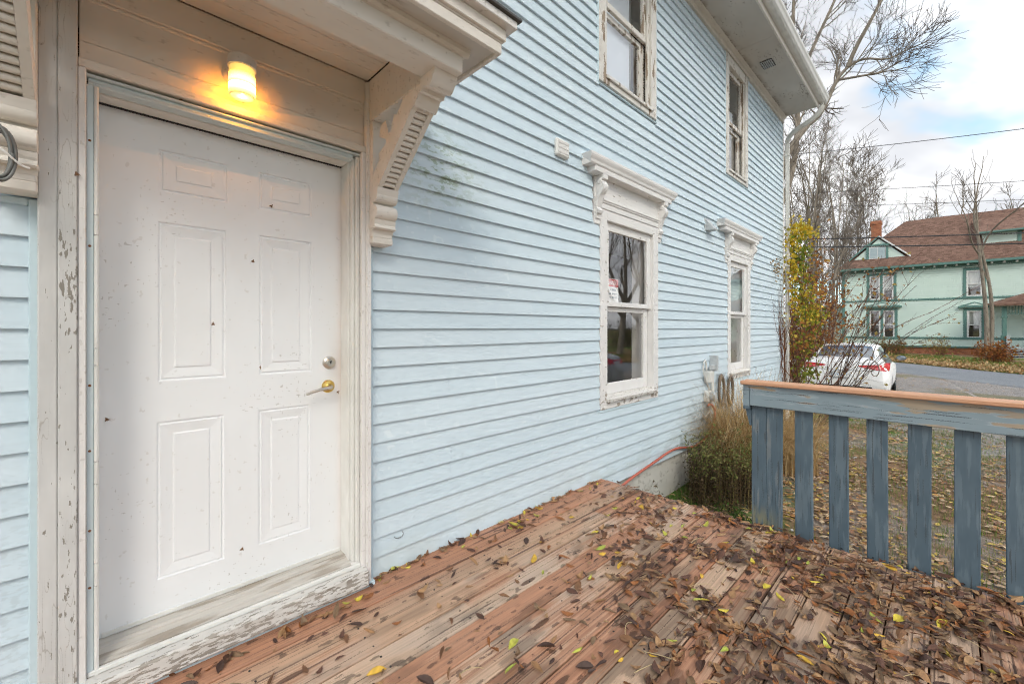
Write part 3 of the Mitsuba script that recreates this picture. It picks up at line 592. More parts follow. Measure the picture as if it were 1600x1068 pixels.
def bracket(xa, label):
    X0, X1 = xa, xa + .11
    b = put('bracket', cat(cb(X0, X1, 2.044, 2.139, 1.80, 2.395, .003)), 'm_canopy', H, label=label)
    E_, F_ = np.array([1.650, 2.328]), np.array([1.984, 2.042])
    d = (F_ - E_) / np.linalg.norm(F_ - E_); nrm = np.array([-d[1], d[0]])
    if nrm[1] < 0: nrm = -nrm                                    # towards the wall and up
    K2, L2 = (1.735, 2.3945), (2.0435, 2.108)
    for u, v in ((X0, X0 + .024), (X1 - .024, X1)):
        put('cheek', px([tuple(E_), (1.660, 2.3945), K2, L2, (2.0435, 2.03), tuple(F_)], u, v), 'm_canopy', b)
    inn = [tuple(E_ + nrm * .020), (1.680, 2.3945), (1.735, 2.3945), (2.0435, 2.108), (2.0435, 2.046), tuple(F_ + nrm * .020)]
    put('core', px(inn, X0 + .0245, X1 - .0245), 'm_canopy', b)
    for i in range(15):
        c = E_ + (F_ - E_) * ((i + .55) / 15.1) + nrm * .0125
        put('dowel', lathe([(0, 0), (.0118, 0), (.0118, .0605), (0, .0605)], 'x', (X0 + .0248, c[0], c[1]), 12), 'm_canopy', b, smooth=40)
    a = np.linspace(0, 1, 9)
    bul = [(1.478 + .080 * t, 2.4195 - .045 * t - .034 * math.sin(math.pi * t)) for t in a]
    up = Polygon(bul + [(1.572, 2.372), (1.580, 2.358), (1.606, 2.362), (1.618, 2.345), (1.640, 2.318), (1.652, 2.318), (1.664, 2.395), (1.59, 2.395), (1.59, 2.4195)]).buffer(0)
    put('scroll', px(up, X0 - .003, X1 + .003), 'm_canopy', b, smooth=28)
    lo = unary_union([Point(2.022, 2.003).buffer(.030, 8), Point(2.030, 1.925).buffer(.037, 8), sbox(2.036, 1.86, 2.0435, 2.04), Polygon([(2.0435, 1.90), (2.012, 1.885), (2.020, 1.862), (2.010, 1.845), (2.022, 1.838), (2.034, 1.842), (2.0435, 1.82)]), Polygon([(1.984, 2.042), (2.0435, 2.06), (2.0435, 2.0), (1.992, 2.01)])])
    put('corbel', cat(px(lo, X0 - .003, X1 + .003), cb(X0 - .004, X1 + .004, 2.028, 2.139, 1.842, 1.858, .003), cb(X0 - .001, X1 + .001, 2.040, 2.139, 1.768, 1.7995, .003)), 'm_canopy', b, smooth=30)
    # pierced wheel ornament in the triangle
    c = np.array([1.890, 2.250]); sh = [Point(*c).buffer(.034, 10)]
    for k in range(4):
        a = math.radians(48 + 90 * k); u_ = np.array([math.cos(a), math.sin(a)]); w_ = np.array([-u_[1], u_[0]])
        L_ = .128
        sh.append(Polygon([c + u_ * .02 + w_ * .012, c + u_ * L_ * .82 + w_ * .046, c + u_ * L_ * .9 + w_ * .026, c + u_ * L_, c + u_ * L_ * .9 - w_ * .026, c + u_ * L_ * .82 - w_ * .046, c + u_ * .02 - w_ * .012]))
    sh = unary_union(sh).difference(Point(*c).buffer(.012, 8)).intersection(Polygon([(1.70, 2.394), (2.043, 2.394), (2.043, 2.07)]).union(Point(*c).buffer(.06)))
    put('wheel_ornament', px(sh, X0 + .010, X0 + .036) if xa > 0 else px(sh, X1 - .036, X1 - .010), 'm_canopy', b)
    return b
bracket(1.0015, 'carved bracket with turned dowels right of the door')
bracket(-.2535, 'carved bracket with turned dowels left of the door')

# ---- the lit lamp
LP = np.array([.424, 2.1115, 2.405])
lp = thing('porch_lamp', 'lit jelly jar porch lamp glowing amber above the front door', 'lamp')
put('base_plate', lathe([(0, .016), (.030, .016), (.046, .011), (.056, .004), (.058, 0), (0, 0)], 'y', LP, 26), 'm_trim', lp, smooth=30)
jc = LP + [0, -.078, 0]
put('cap', cat(lathe([(0, .046), (.040, .046), (.048, .040), (.051, .030), (.051, .0), (0, .0)], 'z', jc, 26), cb(jc[0] - .028, jc[0] + .028, jc[1] + .02, LP[1] - .010, jc[2] + .004, jc[2] + .040, .006)), 'm_trim', lp, smooth=30)
pr = [(.048, -.001), (.050, -.006), (.047, -.009), (.0505, -.013), (.047, -.017), (.051, -.021), (.0475, -.025), (.0525, -.031), (.0530, -.060), (.0515, -.072), (.0530, -.074), (.0530, -.105), (.0500, -.114), (.0480, -.1150), (.0440, -.121), (.0420, -.118), (.0, -.118)]
jar = lathe([(a_ * .92, b_) for a_, b_ in pr[::-1]], 'z', jc, 28)
z = jar.vertices[:, 2] - jc[2]
hot = np.exp(-((z + .080) / .017) ** 2)
dim = np.clip((z + .035) / .03, 0, 1)
col = np.array([.42, .235, .03])[None] * (1 - .35 * dim[:, None]) + hot[:, None] * np.array([48.0, 15.0, .8])[None]
front = np.clip(.62 - .38 * (jar.vertices[:, 1] - jc[1]) / .05, .10, 1); col *= front[:, None] ** 1.6      # the bulb hangs towards the front of the jar
groove = np.isclose(np.hypot(jar.vertices[:, 0] - jc[0], jar.vertices[:, 1] - jc[1]), .0515 * .92, atol=2e-4) | (abs(z + .1150) < 2e-4)
col[groove] *= .12
k = put('jar', jar, 'm_white', lp, smooth=True, color=col)
scene[k]['emitter'] = {'type': 'area', 'radiance': VC}
scene['bulb_light'] = {'type': 'point', 'position': (jc + [0, -.004, -.128]).tolist(), 'intensity': {'type': 'rgb', 'value': [.022, .0074, .0004]}}   # the bulb's light through the jar's open end

# ---------------------------------------------------------------- deck
DK = thing('deck', 'reddish brown wooden deck scattered with fallen leaves', 'deck')
rd = np.random.default_rng(31)
def board(y0, y1):
    js = [-1.7] + ([rd.uniform(-.9, .6)] if rd.random() < .6 else []) + ([rd.uniform(1.3, 2.5)] if rd.random() < .4 else [])
    js.append(3.195 + rd.uniform(-.008, .010))
    for a, b in zip(js, js[1:]):
        h = rd.uniform(-.003, .0015)
        m = cb(a + .001, b - .001, y0, y1, h - .036, h, .004)
        put('board', m, 'm_deck', DK)
board(Y0 + .003, 2.135)
for i in range(26): board(Y0 - (i + 1) * PITCH + .006, Y0 - i * PITCH)
sc_ = [(x + .019 + dx, Y0 - i * PITCH - .04 + dy) for i in range(26) for x in np.arange(-1.6, 3.2, .4) for dx, dy in ((0, 0), (.004, -.072))]
put('screws', cat([lathe([(0, .0008), (.0040, .0008), (.0046, -.004), (0, -.004)], 'z', (x, y, .0), 7) for x, y in sc_]), 'm_black', DK, kind='stuff')
put('rim_joist', cat(cb(3.150, 3.188, -1.75, 2.13, -.22, -.041), cb(-1.7, 3.149, -1.75, -1.71, -.22, -.041)), 'm_deck', DK)
put('joist', cat([bx(x, x + .038, -1.70, 2.13, -.20, -.041) for x in np.arange(-1.6, 3.1, .4)]), 'm_deck', DK, kind='stuff')
put('footing', cat([cb(x, x + .1, y, y + .1, GZ - .1, -.201) for x in (3.04, .9) for y in (.8, -1.6)]), 'm_deck', DK)
RL = thing('deck_railing', 'blue grey deck railing with worn paint and a reddish top cap', 'railing')
put('top_cap', cb(3.165, 3.305, -1.75, .985, .946, .971, .005), 'm_cap', RL, label='reddish bare wood cap along the railing')
put('rail_board', cb(3.195, 3.2325, -1.75, .934, .803, .9455, .003), 'm_rail', RL, label='horizontal blue rail board with flaking paint')
put('post', cb(3.199, 3.288, .936, .976, .775, .945, .003), 'm_rail', RL)
put('support_block', px([(.972, .774), (.935, .774), (.935, .66), (.945, .66)], 3.235, 3.285), 'm_rail', RL)
put('rail_back', cb(3.262, 3.298, -1.75, .934, .86, .9455, .003), 'm_rail', RL)
ys = [(.843, .932), (.748, .8405)] + [(.585 - .1795 * i + rd.uniform(-.003, .003), .680 - .1795 * i) for i in range(13)]
for i, (a, b) in enumerate(ys):
    t = rd.uniform(-.004, .004)
    m = cb(3.2335, 3.2590, a, b, -.16, .9445, .003)
    m.vertices[:, 1] += (m.vertices[:, 2] - .9) * t
    put('slat', m, 'm_rail', RL, label='doubled end slat with moss at its foot' if i == 0 else None)

# ---------------------------------------------------------------- fallen leaves on the deck
def leaf_mesh(L, w, fold, curl, twist, n=6):
    t = np.linspace(0, 1, n); half = w * np.sin(np.pi * t ** .85) ** .8 * (1 - .25 * t)
    half[0] = half[-1] = .0006
    V = []
    for a, h in zip(t, half):
        ang = curl * (a - .5); z = L * .5 * (1 - math.cos(ang)) * 1.5; tw = twist * (a - .5)
        for s in (-1, 0, 1):
            yy, zz = s * h * math.cos(fold), abs(s) * h * math.sin(fold) + s * h * math.sin(tw)
            V.append(((a - .5) * L * (math.sin(ang / 2) / (ang / 2) if abs(ang) > .01 else 1), yy, z + zz))
    V = np.array(V); V[:, 2] -= V[:, 2].min(); F = []
    for i in range(n - 1):
        for j in range(2):
            a = 3 * i + j; F += [(a, a + 3, a + 4), (a, a + 4, a + 1)]
    return V, np.array(F)
rl = np.random.default_rng(77)
BROWN = np.array([(.15, .070, .035), (.20, .10, .05), (.085, .042, .028), (.30, .165, .08), (.11, .052, .035), (.26, .10, .035), (.19, .12, .07), (.065, .036, .028), (.34, .20, .10)])
YELL = np.array([(.55, .44, .06), (.46, .45, .08), (.58, .36, .05), (.35, .38, .07)])
LV = []
for i in range(16):
    L = rl.uniform(.040, .085)
    LV.append(leaf_mesh(L, L * rl.choice([.15, .20, .24, .30]), rl.uniform(.05, .8), rl.choice([-.9, -.4, .2, .5, .9, 1.5, 2.4]), rl.uniform(-.7, .7), 7))
def rot(yaw, pitch=0., roll=0.):
    return trimesh.transformations.euler_matrix(roll, pitch, yaw, 'sxyz')
spots = []
def clump(x, y):
    return meshkit.fbm(np.array([x * 2.0 + 3.3, y * 2.0 + 1.7, .5]), 3, 14)
while len(spots) < 5200:
    x, y = rl.uniform(-.4, 3.2), rl.uniform(-1.2, 2.06)
    s = np.clip((1.40 + .35 * (x - 1.6) - y) / .85, 0, 1) * np.clip((x - .85) / .9, 0, 1)
    w = .035 + .045 * np.clip(x / 2, 0, 1) + s * np.clip((clump(x, y) - .38) / .14, .10, 1)
    if rl.random() < w: spots.append((x, y, 0))
for i in range(110):                                   # blown against the foot of the wall and the sill
    x = rl.uniform(.0, 3.15); y = (2.02 if x < .98 else 2.125) - abs(rl.normal(0, .022)); spots.append((x, y, 1))
for cx_, cy_, n_ in ((2.08, 2.02, 26), (1.25, 2.10, 8)):
    for i in range(n_): spots.append((cx_ + rl.normal(0, .10), min(cy_ + rl.normal(0, .03), 2.12), 2))
def in_view(x, y):
    d = np.array([x, y]); f = d @ [CT, ST]; r = d @ [ST, -CT]
    return f > .4 and abs(r / f) < 1.22 and 660 * 1.33 / f + 513 < 1075
spots = [s for s in spots if in_view(s[0], s[1])]
spots.sort(key=lambda s: math.hypot(s[0], s[1]))
tones = {}
def leaf_src(v, c, pal, nm):
    k = (v, c, nm)
    if k not in tones:
        V, F_ = LV[v]; col = pal[c][None] * (1 + (np.random.default_rng(v * 31 + c).random((len(V), 1)) - .5) * .5)
        tones[k] = mikit.ply((V, F_), 'm_leaf', False, None, np.clip(col, 0, 1))
    return tones[k]
extraV, extraF, extraC, at_ = [], [], [], 0
nind = {'b': 0, 'y': 0}
for x, y, kind_ in spots:
    yel = rl.random() < (.035 if kind_ == 0 else .09 if kind_ == 1 else .55)
    v, c = int(rl.integers(16)), int(rl.integers(len(YELL) if yel else len(BROWN)))
    M = rot(rl.uniform(0, 6.28), rl.normal(0, .12), rl.normal(0, .22) + (math.pi if rl.random() < .25 else 0))
    V0 = LV[v][0] @ M[:3, :3].T; sc = rl.uniform(.6, 1.14)
    M[:3, :3] *= sc; M[:3, 3] = (x, y, .0025 - V0[:, 2].min() * sc + (rl.uniform(0, .022) if clump(x, y) > .5 and kind_ == 0 else 0))
    if nind['b'] + nind['y'] < 300:
        pal, nm = (YELL, 'y') if yel else (BROWN, 'b'); nind[nm] += 1
        k = copy('yellow_leaf' if yel else 'brown_leaf', leaf_src(v, c, pal, nm), None, T(M))
        tone = ('yellow', 'yellow', 'golden', 'green tinged yellow')[c] if yel else ('dark brown', 'mid brown', 'blackish brown', 'tan', 'dark brown', 'orange brown', 'dull khaki brown', 'blackish brown', 'tan')[c]
        zone = 'caught along the foot of the wall' if kind_ else 'in the drift in front of the railing' if x > 1.55 and y < 1.25 else 'on the open boards before the door' if x < 1.0 else 'on the boards towards the far deck corner' if y > 1.25 else 'in the nearest part of the drift'
        tag(k, f'{tone} fallen leaf {zone}', 'leaf', f'{tone} leaves {zone}')
    else:
        V = LV[v][0] @ M[:3, :3].T + M[:3, 3]
        extraV.append(V); extraF.append(LV[v][1] + at_); at_ += len(V)
        col = (YELL if yel else BROWN)[c]
        extraC.append(np.clip(col[None] * (1 + (rl.random((len(V), 1)) - .5) * .5), 0, 1))
k = put('deck_leaf_litter', (np.vstack(extraV), np.vstack(extraF)), 'm_leaf', color=np.vstack(extraC))
tag(k, 'brown fallen leaves massed on the deck towards the railing', 'leaves', kind='stuff')
for i in range(26):                                    # pale leaf stalks
    while True:
        x, y = rl.uniform(1.0, 3.1), rl.uniform(-.3, 1.5)
        if in_view(x, y) and y < 1.3: break
    a = rl.uniform(0, 6.28); L = rl.uniform(.06, .13); d = np.array([math.cos(a), math.sin(a)])
    P = curve([(x, y, .012), (x + d[0] * L * .5, y + d[1] * L * .5, .016 + rl.uniform(0, .02)), (x + d[0] * L + rl.normal(0, .012), y + d[1] * L + rl.normal(0, .012), .010)], 8)
    k = put('leaf_stalk', tube(P, .0013, 5), 'm_stalk'); tag(k, 'thin pale leaf stalk lying among the deck leaves', 'twig', 'leaf stalks on the deck')
# scraps of leaf stuck to the door and its head board
def at(px_, py_, y):
    u, v = (px_ - 800) / 660, (513 - py_) / 660
    t = y / (ST - CT * u); return np.array([(CT + ST * u) * t, y, 1.33 + v * t])
SCR = ['under the small upper right door panel', 'on the door between the two tall panels', 'on the right edge of the tall left door panel', 'at the lower left corner of the tall right door panel', 'near the hinge edge of the door', 'at the top right corner of the lower left door panel', 'low on the door between its bottom panels', 'on the door edge beside the brass lever', 'on the board left of the porch lamp', 'high on the left end of the board above the door', 'on the board just below and left of the porch lamp', 'on the left casing board above the peeling patch']
for si_, (a, b, y) in enumerate([(424, 322, 2.2425), (395, 408, 2.2425), (333, 506, 2.2495), (406, 574, 2.2495), (167, 655, 2.2425), (334, 657, 2.2495), (378, 857, 2.2425), (528, 612, 2.2425), (283, 155, 2.1115), (213, 130, 2.1115), (310, 152, 2.1115), (120, 272, 2.0715)]):
    p = at(a, b, y); q = rl.uniform(0, 6.28)
    P = Polygon([(p[0] + .010 * math.cos(q + t) * (1 if i % 2 else .45), p[2] + .010 * math.sin(q + t) * (1 if i % 2 else .45)) for i, t in enumerate(np.linspace(0, 5.4, 6))])
    k = put('leaf_scrap', py(P.buffer(0), y - .0022, y - .0006), 'm_scrap')
    tag(k, 'tiny brown leaf scrap stuck ' + SCR[si_], 'leaf', 'leaf scraps around the door')

# ---------------------------------------------------------------- small things on the wall
v1 = thing('wall_vent', 'white plastic vent cover high on the siding between canopy and windows', 'vent')
put('cover', cat(cb(2.555, 2.715, W - .052, W - .012, 2.690, 2.828, .012)), 'm_vinyl', v1)
for z in (2.715, 2.752, 2.789): put('slot', cb(2.570, 2.700, W - .0555, W - .0522, z, z + .022, .001), 'm_trim', v1)
hd = put('vent_hood', px([(W - .012, 2.735), (W - .02, 2.735), (W - .125, 2.600), (W - .122, 2.588), (W - .012, 2.588)], 5.56, 5.70), 'm_zinc')
tag(hd, 'grey metal exhaust hood on the siding beside the far lower window', 'vent hood')
put('flange', cb(5.54, 5.72, W - .020, W - .0135, 2.57, 2.75, .002), 'm_zinc', hd)
ub = thing('utility_box', 'pale meter box with conduits on the wall below the far window', 'meter box')
put('box', cb(5.51, 5.62, W - .10, W - .016, .64, .79, .01), 'm_vinyl', ub); put('box', cb(5.50, 5.60, W - .09, W - .016, .40, .54, .01), 'm_vinyl', ub)
put('meter', lathe([(0, .05), (.05, .05), (.06, .03), (.06, 0), (0, 0)], 'y', (5.555, W - .10, .47), 20), 'm_zinc', ub, smooth=30)
put('conduit', cat(tube(curve([(5.42, W - .05, .20), (5.42, W - .05, .80), (5.43, W - .05, .90), (5.47, W - .05, .93), (5.50, W - .05, .90), (5.51, W - .05, .80)], 20), .012), tube(np.array([(5.62, W - .06, .40), (5.62, W - .06, -.3)]), .016), tube(np.array([(5.72, W - .05, .95), (5.72, W - .05, .4)]), .020)), 'm_vinyl', ub, smooth=True)
put('bracket_arm', cat(cb(5.56, 5.76, W - .09, W - .06, .80, .86), cb(5.70, 5.76, W - .11, W - .016, .78, .98)), 'm_zinc', ub)
hc = thing('hose_coil', 'loops of dull brown hose hanging below the far window', 'hose')
for j, (xx, zz) in enumerate(((5.98, .50), (6.32, .46))):
    P = []
    for t in np.linspace(0, 2 * math.pi * 6, 150):
        r_ = .11 + .012 * math.sin(t * .37 + j); P.append((xx + r_ * math.cos(t) * .85, W - .07 - .012 * math.sin(t * .61), zz + r_ * 1.75 * math.sin(t)))
    put('loop', tube(np.array(P), .011, 6), 'm_hosebrown', hc, smooth=True)
    put('hook', tube(np.array([(xx, W - .012, zz + .20), (xx, W - .10, zz + .19), (xx, W - .115, zz + .215)]), .005), 'm_zinc', hc)
k = put('red_hose', tube(curve([at(968, 762, 2.10), at(1000, 737, 2.115), at(1026, 719, 2.12), at(1058, 700, 2.12), (5.15, 2.11, -.09), (5.42, 2.08, -.03), (5.62, 2.06, .12), (5.62, 2.05, .30), (5.54, 2.06, .37), (5.44, 2.07, .36)], 50), .0125, 8), 'm_hose', smooth=True)
tag(k, 'faded red hose running along the foundation from the deck corner', 'hose')
k = put('bent_wire', tube(curve([at(616, 838, W - .018), at(622, 840, W - .02), at(629, 836, W - .022), at(629, 829, W - .018)], 12), .0014, 5), 'm_wire'); tag(k, 'small bent wire hook low on the siding right of the door', 'wire')
cc = thing('cable_coil', 'coiled grey cable tied with white string on the left bracket', 'cable')
P = []
for t in np.linspace(0, 2 * math.pi * 5, 130):
    P.append((-.212 + .028 * math.cos(t) + .006 * math.sin(t * .3), 1.945 + .012 * math.cos(t * .7), 1.845 + .075 * math.sin(t) + .008 * math.cos(t * .43)))
put('cable', tube(np.array(P), .0045, 6), 'm_cable', cc, smooth=True)
put('string', tube(curve([(-.225, 1.925, 1.86), (-.195, 1.920, 1.845), (-.175, 1.93, 1.825), (-.150, 1.94, 1.815)], 10), .003, 5), 'm_white', cc)
put('plug', cb(-.236, -.216, 1.92, 1.95, 1.925, 1.955, .004), 'm_plugyellow', cc)
# ---------------------------------------------------------------- plants
rp_ = np.random.default_rng(101)
def blades(base, H_, lean, az, w, col, n=5, droop=1.0):
    """ribbon blades, all at once: base (k, 3), height, lean (0..1.5), azimuth, width, colour (k, 3)"""
    k = len(base); t = np.linspace(0, 1, n)[None]
    H_, lean, az, w = (np.asarray(a)[:, None] * np.ones((1, n)) for a in (H_, lean, az, w))
    th = lean * t ** 1.2 * droop
    dl = H_ / (n - 1)
    r = np.cumsum(np.sin(th) * dl, 1) - np.sin(th) * dl; z = np.cumsum(np.cos(th) * dl, 1) - np.cos(th) * dl
    P = base[:, None] + np.stack([np.cos(az) * r, np.sin(az) * r, z], -1)
    side = np.stack([-np.sin(az), np.cos(az), az * 0], -1) * (w * (1 - t ** 1.5 * .92))[..., None] * .5
    V = np.stack([P - side, P + side], 2).reshape(-1, 3)
    i = (np.arange(k) * 2 * n)[:, None] + np.arange(n - 1)[None] * 2
    F_ = np.stack([i, i + 1, i + 3, i + 2], -1).reshape(-1, 4)
    C_ = np.repeat(col, 2 * n, 0)
    return V, F_, C_
def leaves(P, size, col, rng, up=.4, slim=.5):
    """small bent leaves at the points P, pointing anywhere"""
    k = len(P); d = rng.normal(0, 1, (k, 3)); d[:, 2] -= up; d /= np.linalg.norm(d, axis=1, keepdims=True)
    a = np.cross(d, rng.normal(0, 1, (k, 3))); a /= np.linalg.norm(a, axis=1, keepdims=True); nn = np.cross(d, a)
    s = np.asarray(size)[:, None] if np.ndim(size) else size
    q = [P, P + d * s * .5 + a * s * slim * .5 + nn * s * .08, P + d * s, P + d * s * .5 - a * s * slim * .5 + nn * s * .08]
    V = np.stack(q, 1).reshape(-1, 3); i = np.arange(k)[:, None] * 4
    return V, np.vstack([i + [0, 1, 2], i + [0, 2, 3]]), np.repeat(np.clip(col, 0, 1), 4, 0)
def pick(pal, k, rng, var=.25):
    pal = np.array(pal); return np.clip(pal[rng.integers(len(pal), size=k)] * (1 + (rng.random((k, 1)) - .5) * 2 * var), 0, 1)
def disc(cx, cy, r, k, rng, sx=1, sy=1):
    a, q = rng.uniform(0, 6.28, k), r * np.sqrt(rng.random(k))
    X, Y = cx + sx * q * np.cos(a), cy + sy * q * np.sin(a)
    return np.column_stack([X, Y, lie(X, Y)])
def clumpgrass(name, label, cx, cy, r, k, hh, pal, lean=(.5, 1.9), seed=1, w=.007, sy=1.0):
    g = np.random.default_rng(seed); b = disc(cx, cy, r, k, g, sy=sy)
    out = np.arctan2(b[:, 1] - cy, b[:, 0] - cx) + g.normal(0, .9, k)
    V, F_, C_ = blades(b, g.uniform(hh[0], hh[1], k), g.uniform(*lean, k), out, g.uniform(w * .6, w * 1.3, k), pick(pal, k, g), 7)
    p = thing(name, label, 'grass'); put('blades', (V, F_), 'm_plant', p, color=C_, kind='stuff'); return p
DRY = [(.52, .36, .17), (.60, .45, .24), (.42, .27, .12), (.66, .53, .32), (.33, .20, .09)]
p = clumpgrass('dry_grass', 'tall dry straw coloured grass clump against the wall behind the railing post', 5.70, 1.72, .46, 2300, (.75, 1.6), DRY, (.7, 2.9), seed=5, sy=.75)
p = clumpgrass('dry_grass', 'lower dry grass clump seen between the first railing slats', 6.55, 1.42, .30, 700, (.6, 1.25), DRY, (.6, 2.6), seed=6)
def weeds(name, label, cx, cy, r, hh, k, kl, pal_s, pal_l, seed, size=.03, sy=1.0):
    g = np.random.default_rng(seed); b = disc(cx, cy, r, k, g, sy=sy)
    h = g.uniform(hh[0], hh[1], k) * (1 - .35 * (np.hypot(b[:, 0] - cx, b[:, 1] - cy) / r) ** 2)
    az = np.arctan2(b[:, 1] - cy, b[:, 0] - cx) + g.normal(0, .8, k)
    lean = g.uniform(.1, .8, k)
    V, F_, C_ = blades(b, h, lean, az, np.full(k, .006), pick(pal_s, k, g), 5)
    p = thing(name, label, 'plant'); put('stem', (V, F_), 'm_plant', p, color=C_, kind='stuff')
    Vs = V.reshape(k, 5, 2, 3).mean(2)
    i = g.integers(k, size=kl); t = g.uniform(.15, 4, kl); a = np.minimum(t.astype(int), 3)
    P = Vs[i, a] + (Vs[i, a + 1] - Vs[i, a]) * (t - a)[:, None] + g.normal(0, .018, (kl, 3))
    hz = (P[:, 2] - GZ) / hh[1]
    col = np.where((hz + g.normal(0, .12, kl) > .45)[:, None], pick(pal_l[0], kl, g), pick(pal_l[1], kl, g))
    V, F_, C_ = leaves(P, g.uniform(.6, 1.3, kl) * size, col, g, .1, .45)
    put('leaves', (V, F_), 'm_plant', p, color=C_, kind='stuff'); return p
weeds('weedy_bush', 'olive and brown weedy bush between the deck and the dry grass', 4.92, 1.70, .46, (.40, .92), 340, 6400, [(.16, .11, .06), (.22, .18, .08)], ([(.16, .19, .055), (.21, .22, .08), (.12, .15, .05), (.27, .25, .11)], [(.085, .06, .04), (.12, .085, .055), (.06, .05, .03)]), 8, .034, .75)
weeds('low_weed', 'low brown and green weeds at the far edge of the deck', 3.72, 1.62, .33, (.25, .55), 90, 900, [(.13, .09, .05)], ([(.10, .085, .05), (.13, .10, .06)], [(.08, .12, .035), (.10, .075, .045)]), 9, .03)
weeds('green_weed', 'small bright green weed by the foundation past the deck', 4.35, 1.45, .16, (.12, .26), 30, 220, [(.10, .12, .04)], ([(.08, .14, .03), (.11, .17, .045)], [(.06, .09, .03)]), 10, .04)
# leaf litter, pebbles and grass on the ground beyond the deck
g = np.random.default_rng(44)
def scatter(k, x0, x1, y0, y1, f):
    X, Y = g.uniform(x0, x1, k), g.uniform(y0, y1, k); ok = g.random(k) < f(X, Y); X, Y = X[ok], Y[ok]
    return np.column_stack([X, Y, lie(X, Y)])
ns = lambda X, Y, s, sd: meshkit.fbm(np.column_stack([X * s, Y * s, X * 0]), 3, sd)
P = np.vstack([scatter(42000, 3.3, 11, -4.6, 2.1, lambda X, Y: np.clip((ns(X, Y, 1.3, 3) - .40) * 6.5, .10, 1) * np.clip(1.35 - (X - 3) / 8, .2, 1)), scatter(9000, 9.5, 22, -7, 5, lambda X, Y: np.clip((ns(X, Y, .8, 3) - .42) * 3, .03, .6))])
k = len(P); d = leaves(P + [0, 0, .022], g.uniform(.045, .10, k), pick([(.34, .22, .13), (.42, .29, .18), (.25, .15, .09), (.20, .105, .06), (.47, .35, .22), (.38, .19, .07), (.45, .33, .08)], k, g), g, 0, .55)
V = d[0].reshape(k, 4, 3); V[:, :, 2] = P[:, None, 2] + .020 + np.clip((V[:, :, 2] - P[:, None, 2]) * .22, -.004, .025)
lk = put('ground_leaf_litter', (V.reshape(-1, 3), d[1]), 'm_leaf', color=d[2]); tag(lk, 'tan and brown leaves strewn over the ground beyond the railing', 'leaves', kind='stuff')
P = scatter(60000, 3.3, 13, -5, 2.1, lambda X, Y: np.clip((ns(X, Y, .85, 12) - .485) * 8, .02, 1))
k = len(P); V, F_, C_ = blades(P, g.uniform(.03, .09, k), g.uniform(.2, 1.4, k), g.uniform(0, 6.28, k), g.uniform(.003, .006, k), pick([(.10, .19, .035), (.15, .24, .05), (.20, .24, .07), (.30, .28, .12)], k, g), 3)
lk = put('grass', (V, F_), 'm_plant', color=C_); tag(lk, 'green grass tufts among the fallen leaves', 'grass', kind='stuff')
ico = trimesh.creation.icosphere(0)
P = scatter(16000, 3.6, 16, -6, 2.0, lambda X, Y: np.clip((.56 - ns(X, Y, .55, 31)) * 5, 0, 1) * np.clip((X - 3.5) / 3, .1, 1))
k = len(P); s = g.uniform(.006, .02, (k, 1, 1)) * np.array([1, 1, .6]) * g.uniform(.7, 1.3, (k, 1, 3))
V = ico.vertices[None] * s + P[:, None] + [0, 0, .018]; F_ = (ico.faces[None] + (np.arange(k) * 12)[:, None, None]).reshape(-1, 3)
lk = put('gravel', (V.reshape(-1, 3), F_), 'm_leaf', color=np.repeat(pick([(.30, .28, .26), (.40, .38, .36), (.22, .20, .19), (.34, .29, .25)], k, g), 12, 0)); tag(lk, 'loose grey gravel stones on the ground towards the driveway', 'gravel', kind='stuff')

# ---- vine, bare stems and shrubs at the far corner of the house
def stems(k, start, aim, rng, L, r0, wob=.10, n=12, sag=0.0):
    out = []
    for i in range(k):
        p = np.array(start(rng), float); d = np.array(aim(rng), float); d /= np.linalg.norm(d); l = rng.uniform(*L) / (n - 1); P = [p]
        for j in range(n - 1):
            d = d + rng.normal(0, wob, 3); d[2] -= sag * j / n; d /= np.linalg.norm(d); p = p + d * l; P.append(p)
        out.append((np.array(P), np.linspace(r0, r0 * .3, n)))
    return out
g = np.random.default_rng(61)
vn = thing('climbing_vine', 'yellow and green leafed vine climbing the far corner of the blue house', 'vine')
st = stems(26, lambda r: (9.42 + r.uniform(-.06, .35), 2.02 + r.uniform(-.25, .1), GZ), lambda r: (r.normal(.05, .1), r.normal(-.04, .08), 1), g, (2.4, 4.0), .009, .13, 16)
put('stem', tubes(st, 5), 'm_redtwig', vn, smooth=True, kind='stuff')
def blob(c, s, k): return np.array(c) + g.normal(0, 1, (k, 3)) * np.array(s)
YL = [(.62, .45, .045), (.68, .52, .10), (.55, .36, .03), (.50, .44, .07)]; GL = [(.17, .22, .035), (.12, .17, .03), (.25, .27, .045), (.33, .32, .05)]
RUST_ = [(.36, .15, .05), (.44, .22, .07), (.28, .12, .05), (.50, .31, .08)]
Ps, Cs = [], []
for c, s, k, pal in (((9.45, 2.02, 3.05), (.08, .06, .16), 260, YL), ((9.42, 2.03, 2.50), (.08, .06, .24), 330, YL), ((9.85, 1.90, 3.24), (.36, .08, .07), 430, YL), ((9.65, 1.93, 2.75), (.16, .08, .24), 480, GL), ((9.5, 2.0, 2.2), (.10, .07, .25), 200, RUST_ + GL),
                     ((9.75, 1.88, 1.95), (.24, .10, .22), 420, GL + YL), ((10.1, 1.82, 1.62), (.42, .10, .08), 430, YL + GL), ((9.8, 1.9, .95), (.24, .10, .10), 200, GL + RUST_), ((9.85, 1.86, .45), (.28, .10, .12), 240, GL), ((9.35, 2.0, 2.0), (.04, .05, .5), 90, YL), ((10.1, 1.80, 2.2), (.30, .12, .45), 420, RUST_), ((9.9, 1.85, 1.3), (.28, .12, .40), 420, RUST_ + GL)):
    Ps.append(blob(c, s, k)); Cs.append(pick(pal, k, g))
